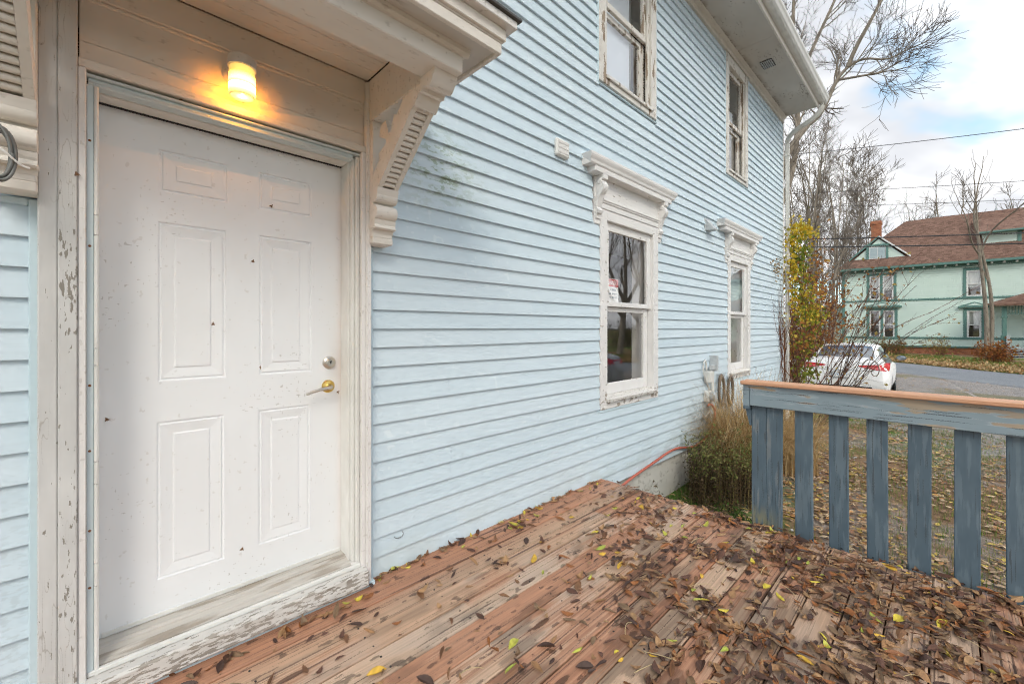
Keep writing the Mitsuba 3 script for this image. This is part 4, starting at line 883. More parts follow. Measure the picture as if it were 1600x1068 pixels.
Ps, Cs = np.vstack(Ps), np.vstack(Cs); ok = (Ps[:, 1] < 2.12) | (Ps[:, 0] > 9.36)
ok &= g.random(len(ok)) < .66
V, F_, C_ = leaves(Ps[ok] + g.normal(0, .03, (ok.sum(), 3)), g.uniform(.04, .085, ok.sum()), Cs[ok], g, .5, .8)
put('leaves', (V, F_), 'm_plant', vn, color=C_, kind='stuff')
bs = thing('bare_creeper', 'tangle of bare reddish creeper stems on the siding near the corner', 'vine')
st = stems(34, lambda r: (9.22 + r.uniform(-.2, .1), 2.115 + r.uniform(-.03, .01), r.uniform(.2, 1.3)), lambda r: (r.normal(-.15, .35), r.normal(0, .03), r.choice([1, .8, -.9])), g, (.5, 1.3), .0045, .16, 12)
for P_, r_ in st: P_[:, 1] = np.clip(P_[:, 1], 2.02, 2.13)
put('stem', tubes(st, 4), 'm_redtwig', bs, smooth=True, kind='stuff')
P = blob((8.75, 2.10, 2.42), (.16, .02, .10), 36); V, F_, C_ = leaves(P, .07, pick([(.33, .22, .12), (.40, .32, .20)], 36, g), g, .5, .5)
put('leaves', (V, F_), 'm_plant', bs, color=C_, kind='stuff')
ar = thing('arching_shrub', 'bare shrub with long arching twigs in front of the white car', 'shrub')
st = stems(22, lambda r: (10.2 + r.normal(0, .22), 1.70 + r.normal(0, .18), GZ), lambda r: (r.normal(.05, .2), r.normal(-.42, .30), 1.1), g, (1.9, 3.6), .0085, .055, 16, .07)
tw = []
for P_, r_ in st:
    for j in range(g.integers(3, 8)):
        i = g.integers(4, 15); tw += stems(1, lambda r: P_[i], lambda r: (P_[i] - P_[i - 1]) * 8 + r.normal(0, .6, 3), g, (.25, .8), .0035, .12, 7)
put('stem', tubes(st, 5), 'm_darktwig', ar, smooth=True); put('twigs', tubes(tw, 3), 'm_darktwig', ar, kind='stuff')
ends = np.array([P_[-1] for P_, r_ in tw + st] + [P_[-3] for P_, r_ in tw]); ends = ends[g.random(len(ends)) < .55]
V, F_, C_ = leaves(ends + g.normal(0, .03, ends.shape), g.uniform(.04, .09, len(ends)), pick([(.40, .30, .10), (.30, .18, .08), (.46, .36, .10)], len(ends), g), g, .6, .6)
put('leaves', (V, F_), 'm_plant', ar, color=C_, kind='stuff')
hookt = curve([(9.9, 1.2, .2), (9.85, 1.05, .62), (9.85, .92, .78), (9.85, .80, .62), (9.85, .86, .48), (9.85, .91, .55), (9.85, .86, .60)], 26)
put('curled_twig', tube(hookt, .008, 6), 'm_twig', ar, smooth=True)
def brush(name, label, cx, cy, r, h, k, kl, pal, seed, size=.07, twig='m_redtwig', r0=.012):
    gg = np.random.default_rng(seed)
    st = stems(k, lambda q: (cx + q.normal(0, r * .35), cy + q.normal(0, r * .35), GZ), lambda q: (q.normal(0, .28), q.normal(0, .28), 1), gg, (h * .6, h * 1.1), r0, .09, 12)
    tw = []
    for P_, _ in st:
        for j in range(7):
            i = gg.integers(2, 11); tw += stems(1, lambda q: P_[i], lambda q: q.normal(0, .6, 3) + [0, 0, .5], gg, (h * .12, h * .32), r0 * .4, .12, 6)
    p = thing(name, label, 'shrub'); put('stem', tubes(st, 4), twig, p, smooth=True, kind='stuff'); put('twigs', tubes(tw, 3), twig, p, kind='stuff')
    if kl:
        i = gg.integers(len(tw), size=kl); j = gg.integers(1, 6, size=kl)
        P = np.array([tw[a][0][b] for a, b in zip(i, j)]) + gg.normal(0, size * .6, (kl, 3))
        V, F_, C_ = leaves(P, gg.uniform(.6, 1.3, kl) * size, pick(pal, kl, gg), gg, .4, .6); put('leaves', (V, F_), 'm_plant', p, color=C_, kind='stuff')
    return p
RUST = [(.30, .13, .05), (.38, .18, .07), (.22, .10, .05), (.42, .24, .09)]
brush('rusty_shrub', 'rust leaved tall shrub between the vine and the bare trees', 14.6, 2.85, .75, 3.7, 50, 3600, RUST, 71, .095)
brush('rusty_shrub', 'lower brown leaved shrub behind the left side of the white car', 17.5, 4.2, 1.4, 2.6, 50, 2400, RUST + [(.30, .28, .06)], 72, .09)
# ---------------------------------------------------------------- cars
def car(name, label, place, paint):
    c = thing(name, label, 'car'); TW = T(place)
    def part(n, m, b, par=c, smooth=False, lab=None):
        return put(n, m, b, par, smooth, label=lab, to_world=TW)
    # stations along the length (0 = rear bumper): floor, sill half width, shoulder (half width, height), roof edge (half width, height), centre height
    S = [(0.00, .42, .66, .74, .60, .60, .66, .665), (.03, .34, .78, .83, .62, .74, .80, .81), (.10, .27, .83, .875, .70, .72, 1.00, 1.015), (.17, .24, .85, .89, .76, .72, 1.055, 1.075),
         (.35, .22, .86, .90, .80, .71, 1.075, 1.095), (.62, .21, .865, .905, .82, .68, 1.10, 1.12), (.95, .20, .87, .905, .84, .61, 1.255, 1.285), (1.28, .20, .87, .905, .85, .575, 1.375, 1.41), (1.75, .20, .87, .90, .86, .57, 1.42, 1.455),
         (2.35, .20, .87, .90, .86, .575, 1.41, 1.445), (2.75, .20, .87, .90, .855, .60, 1.32, 1.355), (3.15, .20, .87, .90, .85, .66, 1.13, 1.165), (3.50, .20, .87, .895, .83, .70, .99, 1.02), (4.0, .21, .85, .88, .76, .66, .89, .925), (4.35, .24, .80, .83, .66, .58, .78, .80), (4.52, .34, .62, .66, .55, .50, .62, .63)]
    S = np.array(S)
    from scipy.interpolate import PchipInterpolator
    fs = PchipInterpolator(S[:, 0], S[:, 1:])
    def section(x):
        zb, w0, ws, zs, wt, zt, zc = fs(x)
        return np.array([(0, zb), (w0 * .8, zb), (w0, zb + .05), (ws * .995, zb + (zs - zb) * .45), (ws, zb + (zs - zb) * .75), (ws * .985, zs), (ws * .955, zs + (zt - zs) * .06), (wt + (ws * .955 - wt) * .5, zs + (zt - zs) * .55), (wt + .025, zt - .035), (wt - .03, zt - .006), (wt * .55, zc - (zc - zt) * .3), (0, zc)])
    X = np.r_[0, .015, .03, .05, .075, .10, .13, .17, np.linspace(.22, 4.3, 46), 4.35, 4.42, 4.48, 4.52]
    rings = []
    for x in X:
        h = section(x); full = np.vstack([h, h[-2:0:-1] * [-1, 1]])
        rings.append(np.column_stack([np.full(len(full), x), full[:, 0], full[:, 1]]))
    n = len(rings[0]); V = np.vstack(rings + [rings[0].mean(0)[None], rings[-1].mean(0)[None]]); F_ = []
    for i in range(len(X) - 1):
        for j in range(n):
            k = (j + 1) % n; F_ += [(i * n + j, i * n + k, (i + 1) * n + k), (i * n + j, (i + 1) * n + k, (i + 1) * n + j)]
    a, b = len(V) - 2, len(V) - 1; e = (len(X) - 1) * n
    for j in range(n): F_ += [(a, (j + 1) % n, j), (b, e + j, e + (j + 1) % n)]
    body = trimesh.Trimesh(V, F_, process=True)
    if body.volume < 0: body.invert()
    arches = [trimesh.creation.cylinder(.365, .42, sections=40, transform=np.array([[1, 0, 0, xw], [0, 0, -1, s * .84], [0, 1, 0, .315], [0, 0, 0, 1.0]])) for xw in (.98, 3.66) for s in (-1, 1)]
    try: body = trimesh.boolean.difference([body] + arches, engine='manifold')
    except Exception as ex: print('car boolean', ex)
    part('body', body, paint, smooth=38)
    def top_z(x, y):
        h = section(x); h = h[5:]; return np.interp(-abs(y), -h[:, 0], h[:, 1])
    def rear_x(y, z):
        lo, hi = 0.0, .9
        for _ in range(24):
            m = (lo + hi) / 2; zb, w0, ws, zs, wt, zt, zc = fs(m); h = section(m)
            inside = (zb < z) and (abs(y) < np.interp(z, h[1:, 1], h[1:, 0]))
            lo, hi = (lo, m) if inside else (m, hi)
        return hi
    def top_patch(xa, xb, ya, yb, nx, ny, off):
        V = []
        for i in np.linspace(0, 1, nx):
            x = xa + (xb - xa) * i; y0 = ya + (yb - ya) * i
            for j in np.linspace(-1, 1, ny): V.append((x - off * .6, y0 * j, top_z(x, y0 * j) + off))
        i = np.arange(nx - 1)[:, None] * ny + np.arange(ny - 1)[None]
        return np.array(V), np.stack([i, i + ny, i + ny + 1, i + 1], -1).reshape(-1, 4)
    part('rear_window', top_patch(.66, 1.24, .60, .50, 10, 13, .006), 'm_carglass', smooth=True)
    part('windscreen', top_patch(2.5, 3.36, .50, .62, 10, 11, .006), 'm_carglass', smooth=True)
    for s in (-1, 1):
        V = []
        xs = np.linspace(.86, 2.98, 16)
        for x in xs:
            h = section(x); zl = h[6, 1] + .035; zh = max(h[8, 1] - .03, zl + .01)
            for z in np.linspace(zl, zh, 4): V.append((x, s * (np.interp(z, h[3:, 1], h[3:, 0]) + .006), z))
        i = np.arange(15)[:, None] * 4 + np.arange(3)[None]; q = np.stack([i, i + 4, i + 5, i + 1], -1).reshape(-1, 4)
        part('side_window', (np.array(V), q if s < 0 else q[:, ::-1]), 'm_carglass', smooth=True)
        part('pillar', cb(1.86, 1.93, *sorted((s * .70, s * .735)), .98, 1.30, .004), 'm_black')
    def rear_patch(poly, off, nu=14, nv=4):
        """poly: lower and upper edge as functions of y"""
        ya, yb, lo, hi = poly; V = []
        for i in np.linspace(0, 1, nu):
            y = ya + (yb - ya) * i
            for j in np.linspace(0, 1, nv):
                z = lo(i) + (hi(i) - lo(i)) * j; V.append((rear_x(y, z) - off, y * (1 + off * .4), z))
        i = np.arange(nu - 1)[:, None] * nv + np.arange(nv - 1)[None]; q = np.stack([i, i + 1, i + nv + 1, i + nv], -1).reshape(-1, 4)
        V = np.array(V); nrm = np.cross(V[q[0, 1]] - V[q[0, 0]], V[q[0, 3]] - V[q[0, 0]])
        return V, (q if nrm[0] < 0 else q[:, ::-1])
    for s in (-1, 1):
        tl = part('taillight', rear_patch((s * .32, s * .868, lambda t: .930 - .105 * t ** .8, lambda t: .942 + .05 * t ** .6), .010), 'm_redlens', smooth=True)
        part('reverse_lens', rear_patch((s * .42, s * .74, lambda t: .915 - .045 * t, lambda t: .922 - .03 * t), .014, 8, 3), 'm_lenslight', tl, smooth=True)
    part('lid_seam', rear_patch((-.62, .62, lambda t: .822, lambda t: .830), .004, 10, 2), 'm_black', smooth=True)
    part('bumper_trim', rear_patch((-.58, .58, lambda t: .36, lambda t: .45), .006, 12, 3), 'm_black', smooth=True)
    pl = part('licence_plate', cb(-.046, -.038, -.152, .152, .655, .805, .002), 'm_white'); part('plate_frame', cb(-.0375, -.020, -.165, .165, .642, .818, .003), 'm_zinc', pl)
    tx = meshkit.text_mesh('LW 187', .062, .001, bold=True); tx.apply_transform(np.array([[0, 0, -1, 0], [-1, 0, 0, 0], [0, 1, 0, 0], [0, 0, 0, 1.0]]))
    tx.vertices[:, 1] += -(tx.vertices[:, 1].max() + tx.vertices[:, 1].min()) / 2; tx.vertices[:, 1] *= .25 / np.ptp(tx.vertices[:, 1]); tx.apply_translation((-.0462 - tx.vertices[:, 0].max(), 0, .695 - tx.vertices[:, 2].min()))
    part('plate_lettering', tx, 'm_plateblue', pl)
    for xw in (.98, 3.66):
        for s in (-1, 1):
            prof = [(.19, -.10), (.285, -.105), (.312, -.09), (.318, -.06), (.318, .06), (.312, .09), (.285, .105), (.19, .10)]
            w = part('wheel', lathe(prof + [prof[0]], 'y', (xw, s * .775, .318), 36), 'm_tyre', smooth=35)
            rim = [lathe([(0, .085), (.045, .085), (.06, .07), (.0, .07)], 'y', (xw, s * .775, .318), 18), lathe([(.175, .07), (.192, .098), (.200, .098), (.200, -.09), (.185, -.09), (.175, .07)], 'y', (xw, s * .775, .318), 30)]
            for q in range(10):
                sp = bx(-.016, .016, -.085, -.060, .03, .19) if s < 0 else bx(-.016, .016, .060, .085, .03, .19)
                sp.apply_transform(trimesh.transformations.rotation_matrix(q * math.pi / 5, [0, 1, 0])); sp.apply_translation((xw, s * .775, .318)); rim.append(sp)
            part('rim', cat(rim), 'm_rim', w)
    for s in (-1, 1):
        mm = trimesh.creation.icosphere(3); mm.vertices *= [.075, .105, .068]; mm.apply_translation((3.02, s * 1.02, 1.02))
        mi_ = part('mirror', mm, 'm_mirrorcase', smooth=True)
        gl = trimesh.creation.icosphere(2); gl.vertices *= [.012, .088, .055]; gl.apply_translation((2.952, s * 1.02, 1.02)); part('mirror_glass', gl, 'm_carglass', mi_, smooth=True)
        part('mirror_arm', cb(2.99, 3.05, *sorted((s * .88, s * .96)), .985, 1.01, .006), 'm_black', mi_)
        part('door_handle', cb(1.75, 1.93, *sorted((s * .898, s * .925)), .80, .825, .008), paint)
    part('underbody', bx(.25, 4.3, -.78, .78, .19, .28), 'm_black')
    return c
cy = 1.78
M = rot(math.radians(1.5)); M[:3, 3] = (13.15, cy, float(lie(15, cy)) + .03)
car('white_car', 'white sedan with red tail lights parked beyond the railing', M, 'm_carpaint')
M = rot(math.radians(216)); M[:3, 3] = (11.5, -2.75, GZ + .02)
car('silver_car', 'silver sedan reflected in the near lower window', M, 'm_carsilver')

# ---------------------------------------------------------------- the green house across the road
GH = thing('green_house', 'pale green two storey house with dark green trim and brown hip roof', 'house')
yaw = math.atan2(.075, .997)
GT = T(trimesh.transformations.translation_matrix((44, 0, 0)) @ trimesh.transformations.rotation_matrix(yaw, [0, 0, 1]))   # local: y along the facade (to the left), x away from us
def gp_(n, m, b, par=GH, smooth=False, lab=None, kind=None): return put(n, m, b, par, smooth, label=lab, kind=kind, to_world=GT)
YL_, YR_ = 5.80, -10.5
gops = [(2.56, 4.31, 3.58, 5.62), (2.50, 4.31, .62, 2.90), (-2.05, -.94, 3.60, 5.60), (-2.0, -.96, .66, 2.75)]
def gwall(y0, y1, z0, z1, xo, holes_, n='siding'):
    V, F_ = [], []; e = .145; k = 0
    for z in np.arange(z0, z1, e):
        zt = min(z + e, z1); sp = [(y0, y1)]
        for a, b, c, d in holes_:
            if c < zt - .03 and d > z + .03: sp = [s for q in sp for s in ((q[0], min(q[1], a)), (max(q[0], b), q[1])) if s[1] - s[0] > .01]
        for a, b in sp:
            k = len(V); V += [(xo - .034, a, z), (xo - .034, b, z), (xo - .002, b, zt), (xo - .002, a, zt), (xo, a, z), (xo, b, z)]; F_ += [(k, k + 2, k + 1), (k, k + 3, k + 2), (k, k + 1, k + 5), (k, k + 5, k + 4)]
    gp_(n, trimesh.Trimesh(V, F_, process=False), 'm_green', kind='stuff')
gwall(YR_, YL_, 0, 6.0, 0, gops)
gp_('wall', cat(bx(.25, .4, YR_, YL_, -.1, 6.2), bx(.0, 9, YL_ - .2, YL_ - .02, -.1, 6.2), bx(0, 9, YR_, YR_ + .2, -.1, 6.2)), 'm_green')
gp_('foundation', bx(.06, 9, YR_ + .03, YL_ - .03, GZ - .2, -.02), 'm_brick')
for z0, z1, d in ((-.06, .06, .06), (.55, .70, .045), (3.42, 3.56, .045)):
    for a, b in ([(YR_, YL_)]): gp_('band', cb(-.022 - d, .0, a - .02, b + .03, z0, z1, .01), 'm_gtrim')
gp_('corner_board', cb(-.06, .12, YL_ - .14, YL_ + .06, .07, 5.86, .01), 'm_gtrim')
gp_('eave', cat(px([(.1, 6.09), (-.55, 6.09), (-.58, 5.93), (-.50, 5.90), (.1, 5.98)], YR_ - .4, YL_ + .45).apply_transform(np.array([[0, 1, 0, 0], [1, 0, 0, 0], [0, 0, 1, 0], [0, 0, 0, 1.0]])) if False else bx(-.55, .1, YR_ - .4, YL_ + .42, 5.93, 6.09), bx(-.03, .05, YR_, YL_, 5.72, 5.929)), 'm_gtrim')
for i, y in enumerate(np.arange(YL_ - .25, -6, -.56)):
    gp_('eave_bracket', cat(cb(-.40, -.031, y - .045, y + .045, 5.80, 5.929, .01)), 'm_white')
def gwindow(y0, y1, z0, z1, pair, hood):
    fw = .17; w = gp_('window', cat(cb(-.065, .02, y0, y0 + fw, z0, z1, .01), cb(-.065, .02, y1 - fw, y1, z0, z1, .01), cb(-.065, .02, y0 + fw, y1 - fw, z1 - .16, z1, .01), cb(-.085, .02, y0 - .05, y1 + .05, z0 - .10, z0, .01)), 'm_gtrim')
    spans = [(y0 + fw, y1 - fw)]
    if pair: m = (y0 + y1) / 2; spans = [(y0 + fw, m - .08), (m + .08, y1 - fw)]; gp_('mullion', cb(-.065, .02, m - .08, m + .08, z0, z1 - .16, .01), 'm_gtrim', w)
    for a, b in spans:
        zm = z0 + (z1 - .16 - z0) * .48
        gp_('sash', cat(cb(-.045, .03, a, a + .095, z0, z1 - .16), cb(-.045, .03, b - .095, b, z0, z1 - .16), cb(-.03, .03, a + .075, b - .075, z0, z0 + .09), cb(-.03, .03, a + .075, b - .075, zm - .035, zm + .035), cb(-.03, .03, a + .075, b - .075, z1 - .24, z1 - .16)), 'm_white', w)
        V = np.array([(.0, a, z0), (.0, b, z0), (.0, b, z1 - .16), (.0, a, z1 - .16)]); gp_('pane', (V, np.array([[0, 1, 2, 3]])), 'm_glass', w)
        if z0 > 3 or not pair:
            ch = .45 if z0 > 3 else .25
            X = np.linspace(a, b, 9); V = np.array([q for i, y in enumerate(X) for q in ((.10 + .02 * (i % 2), y, z0 + (1 - ch) * (z1 - z0) * .6), (.10 + .02 * (i % 2), y, z1 - .17))])
            gp_('blind', (V, np.array([[2 * i, 2 * i + 2, 2 * i + 3, 2 * i + 1] for i in range(8)])), 'm_curtain', w)
    gp_('dark_room', bx(.20, .245, y0 + .02, y1 - .02, z0 + .02, z1 - .02), 'm_dark', w)
    if hood:
        zt = z1; yc = (y0 + y1) / 2
        gp_('pediment', cat(cb(-.24, .0, y0 - .25, y1 + .25, zt + .05, zt + .17, .01), gable_prism(y0 - .25, y1 + .25, zt + .17, zt + .46, -.20, 0)), 'm_gtrim', w)
        gp_('pediment_face', gable_prism(y0 + .12, y1 - .12, zt + .20, zt + .38, -.215, -.201), 'm_green', w)
def gable_prism(y0, y1, z0, z1, x0, x1):
    m = _extr([(y0, z0), (y1, z0), ((y0 + y1) / 2, z1)], x1 - x0); m.apply_transform(MX); m.apply_translation((x0, 0, 0)); return m
for i, o in enumerate(gops): gwindow(*o, pair=i < 2, hood=i % 2 == 1)
def fixn(v, f):
    m = trimesh.Trimesh(v, f, process=False); trimesh.repair.fix_normals(m); return m
# roof: a hip with a small gable dormer and a wider cross gable on the right
e0, e1, xr = YL_ + .45, YR_ - .4, 4.3
rv = np.array([(-.55, e0, 6.10), (-.55, e1, 6.10), (9.2, e1, 6.10), (9.2, e0, 6.10), (xr, 1.95, 10.25), (xr, -.1, 10.30), (xr, -6.5, 10.2)])
gp_('roof', fixn(rv, [(0, 4, 1), (1, 4, 5), (1, 5, 6), (0, 3, 4), (3, 2, 6), (3, 6, 5), (3, 5, 4), (1, 6, 2), (0, 1, 2), (0, 2, 3)]), 'm_shingle')
def dormer(y0, y1, zb, zt, xf, xb, lab):
    d = gp_('dormer', gable_prism(y0 + .22, y1 - .22, zb, zt - .12, xf + .12, xb), 'm_green', lab=lab); yc = (y0 + y1) / 2
    for a in (y0, y1):
        s = np.array([[xf, a, zb], [xf, yc, zt], [xb, yc, zt], [xb, a, zb]]); o = np.array([0, 0, .09])
        V = np.vstack([s, s + o]); gp_('dormer_roof', trimesh.convex.convex_hull(V), 'm_shingle', d)
        u = np.array([[xf - .03, a, zb - .02], [xf - .03, yc, zt - .02], [xf + .05, yc, zt - .02], [xf + .05, a, zb - .02]]); gp_('barge_board', trimesh.convex.convex_hull(np.vstack([u, u + [0, 0, .14]])), 'm_white' if a == y0 else 'm_gtrim', d)
    return d
d = dormer(1.75, 5.42, 6.80, 8.55, .25, 3.2, 'small gable with a pair of windows on the left of the roof')
gp_('dormer_window', cb(.31, .36, 3.17, 4.19, 6.84, 7.80, .01), 'm_white', d); gp_('pane', cat(cb(.30, .309, 3.22, 3.66, 6.9, 7.74, .002), cb(.30, .309, 3.70, 4.14, 6.9, 7.74, .002)), 'm_film', d)
gp_('trim_board', cat(cb(.26, .365, 3.02, 3.165, 6.83, 7.86), cb(.26, .365, 4.195, 4.34, 6.83, 7.86), cb(.26, .364, 2.9, 4.5, 7.865, 7.99)), 'm_gtrim', d)
cg = gp_('cross_gable', cat(bx(.95, 6.0, -3.78, -2.05, 6.6, 8.22)), 'm_green', lab='raised attic storey at the right of the roof')
gp_('gable_roof', trimesh.convex.convex_hull(np.array([(.45, -4.05, 8.16), (.45, -1.72, 8.16), (7, -1.72, 8.16), (7, -4.05, 8.16), (4.0, -4.3, 9.75), (4.0, -1.72, 9.8)])), 'm_shingle', cg)
gp_('trim_board', cat(cb(.40, .945, -4.05, -1.72, 8.04, 8.155, .01), cb(.88, .948, -3.80, -3.62, 6.9, 8.03, .01)), 'm_gtrim', cg)
gp_('chimney', cat(cb(2.9, 3.65, 3.42, 4.12, 7.5, 10.35, .01), cb(2.85, 3.70, 3.37, 4.17, 10.05, 10.2, .01)), 'm_brick')
fin = lathe([(0, 0), (.35, 0), (.35, .25), (.22, .3), (.22, .55), (.12, .62), (.10, .8), (.05, .9), (.03, 1.1), (0, 1.5)], 'z', (10, -3.85, 10.6), 16)
gp_('finial', cat(fin, bx(9.5, 10.5, -4.35, -3.35, 8, 10.61)), 'm_zinc', smooth=30)
# side wing and porch
gp_('side_wing', cat(bx(2.2, 8, YL_, 7.9, -.3, 3.1)), 'm_green'); gp_('wing_roof', cat(bx(1.9, 8.3, YL_, 8.25, 3.1, 3.3)), 'm_gtrim'); gp_('wing_corner', bx(2.14, 2.30, 7.72, 7.95, -.3, 3.1), 'm_gtrim')
pch = gp_('porch', cat(bx(-2.6, -.05, -10.5, -2.3, -.05, .06)), 'm_zinc', lab='porch with green posts and lattice frieze at the right')
for y in (-2.55, -6.2): gp_('porch_post', cat(cb(-2.5, -2.3, y - .10, y + .10, .07, 2.75, .015), cb(-2.54, -2.26, y - .14, y + .14, 2.0, 2.12, .01), cb(-2.54, -2.26, y - .14, y + .14, .07, .9, .01)), 'm_gtrim', pch)
prs = np.array([(-2.9, -2.1, 2.78), (-2.9, -10.5, 2.78), (-.05, -10.5, 3.9), (-.05, -2.1, 2.95), (-2.9, -2.1, 2.9), (-2.9, -10.5, 2.9), (-.05, -10.5, 4.0), (-.05, -2.1, 3.05), (-1.4, -6.3, 4.7)])
gp_('porch_roof', trimesh.convex.convex_hull(prs), 'm_shingle', pch)
gp_('lattice_frieze', cat([cb(-2.44, -2.40, y - .02, y + .02, 2.3, 2.77, .004) for y in np.arange(-6.0, -2.7, .13)] + [cb(-2.45, -2.38, -6.1, -2.66, 2.26, 2.31, .004)]), 'm_gtrim', pch, kind='stuff')
for i in range(6): gp_('skirt_slat', cb(-2.66, -2.62, -10.4, -2.75, -.55 + i * .105, -.50 + i * .105, .004), 'm_zinc', pch)
gp_('newel', cb(-2.72, -2.56, -2.75, -2.6, -.6, .9, .01), 'm_zinc', pch)
gp_('under_porch', bx(-2.4, -.1, -10.3, -2.8, -.7, -.06), 'm_dark', pch)
brush('foundation_shrub', 'russet shrub at the foot of the twin trunked tree across the road', 35.6, -2.0, .9, 1.2, 45, 1300, [(.34, .13, .045), (.26, .10, .04), (.40, .20, .06)], 81, .12, r0=.008)
brush('foundation_shrub', 'brown and green shrub against the brick base of the green house', 40.8, 2.6, 1.3, 1.2, 40, 1100, [(.20, .15, .06), (.14, .15, .05), (.28, .14, .06)], 82, .12, r0=.008)
brush('foundation_shrub', 'sparse yellowing shrub below the middle of the green facade', 41.5, .2, .9, 1.5, 24, 420, [(.36, .30, .09), (.28, .17, .07)], 83, .12, r0=.008)
g = np.random.default_rng(90)     # verge of grass and leaves across the road
P = np.array([rp(t, a) for t, a in zip(g.uniform(-12, 14, 24000), .15 + 6.5 * g.random(24000) ** 1.3)]); P = np.column_stack([P, lie(P[:, 0], P[:, 1])]); k = len(P)
V, F_, C_ = blades(P, g.uniform(.06, .16, k), g.uniform(.1, 1.2, k), g.uniform(0, 6.28, k), g.uniform(.012, .03, k), pick([(.14, .20, .04), (.20, .24, .06), (.27, .26, .09)], k, g), 3)
lk = put('grass', (V, F_), 'm_plant', color=C_); tag(lk, 'grass verge in front of the green house', 'grass', kind='stuff')
P = np.array([rp(t, a) for t, a in zip(g.uniform(-12, 14, 9000), g.gamma(1.2, 1.0, 9000))]); P = np.column_stack([P, lie(P[:, 0], P[:, 1]) + .10]); k = len(P)
V, F_, C_ = leaves(P, g.uniform(.06, .15, k), pick([(.42, .26, .12), (.36, .20, .08), (.50, .36, .18)], k, g), g, 0, .7)
lk = put('verge_leaf_litter', (V, F_), 'm_leaf', color=C_); tag(lk, 'orange brown leaves along the far edge of the road', 'leaves', kind='stuff')

# ---------------------------------------------------------------- trees and wires
def grow(rng, p, d, L, r, depth, out, tip=.0025, wob=.09, up=.05, kids=(4, 7), spread=(.45, 1.0), shrink=(.42, .72)):
    n = 11 if depth > 1 else 7 if depth == 1 else 5
    P = [np.array(p, float)]; d = np.array(d, float) / np.linalg.norm(d)
    for i in range(n - 1):
        d = d + rng.normal(0, wob, 3) + [0, 0, up]; d /= np.linalg.norm(d); P.append(P[-1] + d * L / (n - 1))
    P = np.array(P); rr = np.linspace(r, max(r * (.45 if depth else .4), tip), n)
    out.append((depth, P, rr))
    if depth == 0: return
    for k in range(rng.integers(*kids)):
        t = rng.uniform(.28, 1.0); i = min(int(t * (n - 1)), n - 2); f = t * (n - 1) - i
        q = P[i] * (1 - f) + P[i + 1] * f; dd = P[i + 1] - P[i]; dd /= np.linalg.norm(dd)
        a = np.cross(dd, rng.normal(0, 1, 3)); a /= np.linalg.norm(a) + 1e-9
        s = rng.uniform(*spread); nd = dd * math.cos(s) + a * math.sin(s)
        grow(rng, q, nd, L * rng.uniform(*shrink), max(rr[i] * rng.uniform(.42, .66), tip), depth - 1, out, tip, wob * 1.12, up, kids, spread, shrink)
def tree(name, label, limbs, seed, bark='m_bark', tip=.004, depth=3, **kw):
    """limbs: [(points, r0, r1)], the trunk first; boughs grow along them"""
    rng = np.random.default_rng(seed); t = thing(name, label, 'tree'); trunk, out = [], []
    for j, (pts, r0, r1) in enumerate(limbs):
        P = curve(pts, 22) if len(pts) > 2 else np.linspace(pts[0], pts[1], 12); rr = np.linspace(r0, r1, len(P)); trunk.append((P, rr)); n = len(P)
        for k in range(kw.get('boughs', 9)):
            i = int(rng.uniform(kw.get('start', .3), .98) * (n - 1)); i = min(i, n - 2); dd = P[i + 1] - P[i]; dd /= np.linalg.norm(dd)
            a = np.cross(dd, rng.normal(0, 1, 3)); a /= np.linalg.norm(a); s = rng.uniform(.35, .95)
            grow(rng, P[i], dd * math.cos(s) + a * math.sin(s) + [0, 0, .15], kw.get('L', 2.2) * rng.uniform(.6, 1.15) * (1 - .35 * i / n), max(rr[i] * .48, tip), depth - 1, out, tip, kids=kw.get('kids', (4, 7)), up=kw.get('up', .05))
        grow(rng, P[-1], P[-1] - P[-2], kw.get('L', 2.2) * .7, r1, depth - 1, out, tip, kids=kw.get('kids', (4, 7)), up=kw.get('up', .05))
    put('trunk', tubes(trunk, 10), bark, t, smooth=True)
    big = [(P, r) for d, P, r in out if d >= depth - 1]; rest = [(P, r) for d, P, r in out if d < depth - 1]
    if big: put('bough', tubes(big, 6), bark, t, smooth=True, kind='stuff')
    if rest: put('twigs', tubes(rest, 3), 'm_twig', t, kind='stuff')
    return t
def far(px_, py_, f):
    u, v = (px_ - 800) / 660, (513 - py_) / 660; return (f * (CT + ST * u), f * (ST - CT * u), 1.33 + f * v)
f = 14.0
A_ = far(1170, 640, f)
tree('bare_tree', 'big bare tree leaning out from behind the blue house', [([A_, far(1195, 420, f), far(1226, 250, f), far(1262, 195, f)], .15, .095),
     ([far(1262, 195, f), far(1296, 150, f - .3), far(1325, 105, f - .6), far(1352, 92, f - .8), far(1376, 93, f - 1), far(1398, 88, f - 1.2)], .08, .02),
     ([far(1325, 105, f - .6), far(1345, 60, f - .8), far(1372, 10, f - 1), far(1385, -60, f - 1)], .065, .02),
     ([far(1310, 125, f - .4), far(1350, 118, f - .9), far(1382, 112, f - 1)], .04, .02),
     ([far(1215, 330, f + .4), far(1246, 180, f + .5), far(1240, 60, f + .6), far(1250, -60, f + .8)], .10, .035),
     ([far(1246, 180, f + .5), far(1268, 80, f + .8), far(1300, 10, f + 1), far(1330, -80, f + 1)], .07, .03)], 11, tip=.006, depth=3, boughs=8, L=1.75, kids=(5, 8))
TR = [(1252, 30, 190, 'slender bare tree just right of the house corner', 21), (1290, 27, 215, 'bare multi stemmed tree behind the vine', 22), (1318, 52, 238, 'bare tree with fine upswept twigs left of the chimney', 23), (1345, 54, 252, 'bare tree farthest right in the bare thicket', 24), (1268, 36, 205, 'bare grey tree deep in the thicket', 25), (1268, 24, 270, 'short bare sapling in front of the thicket', 26)]
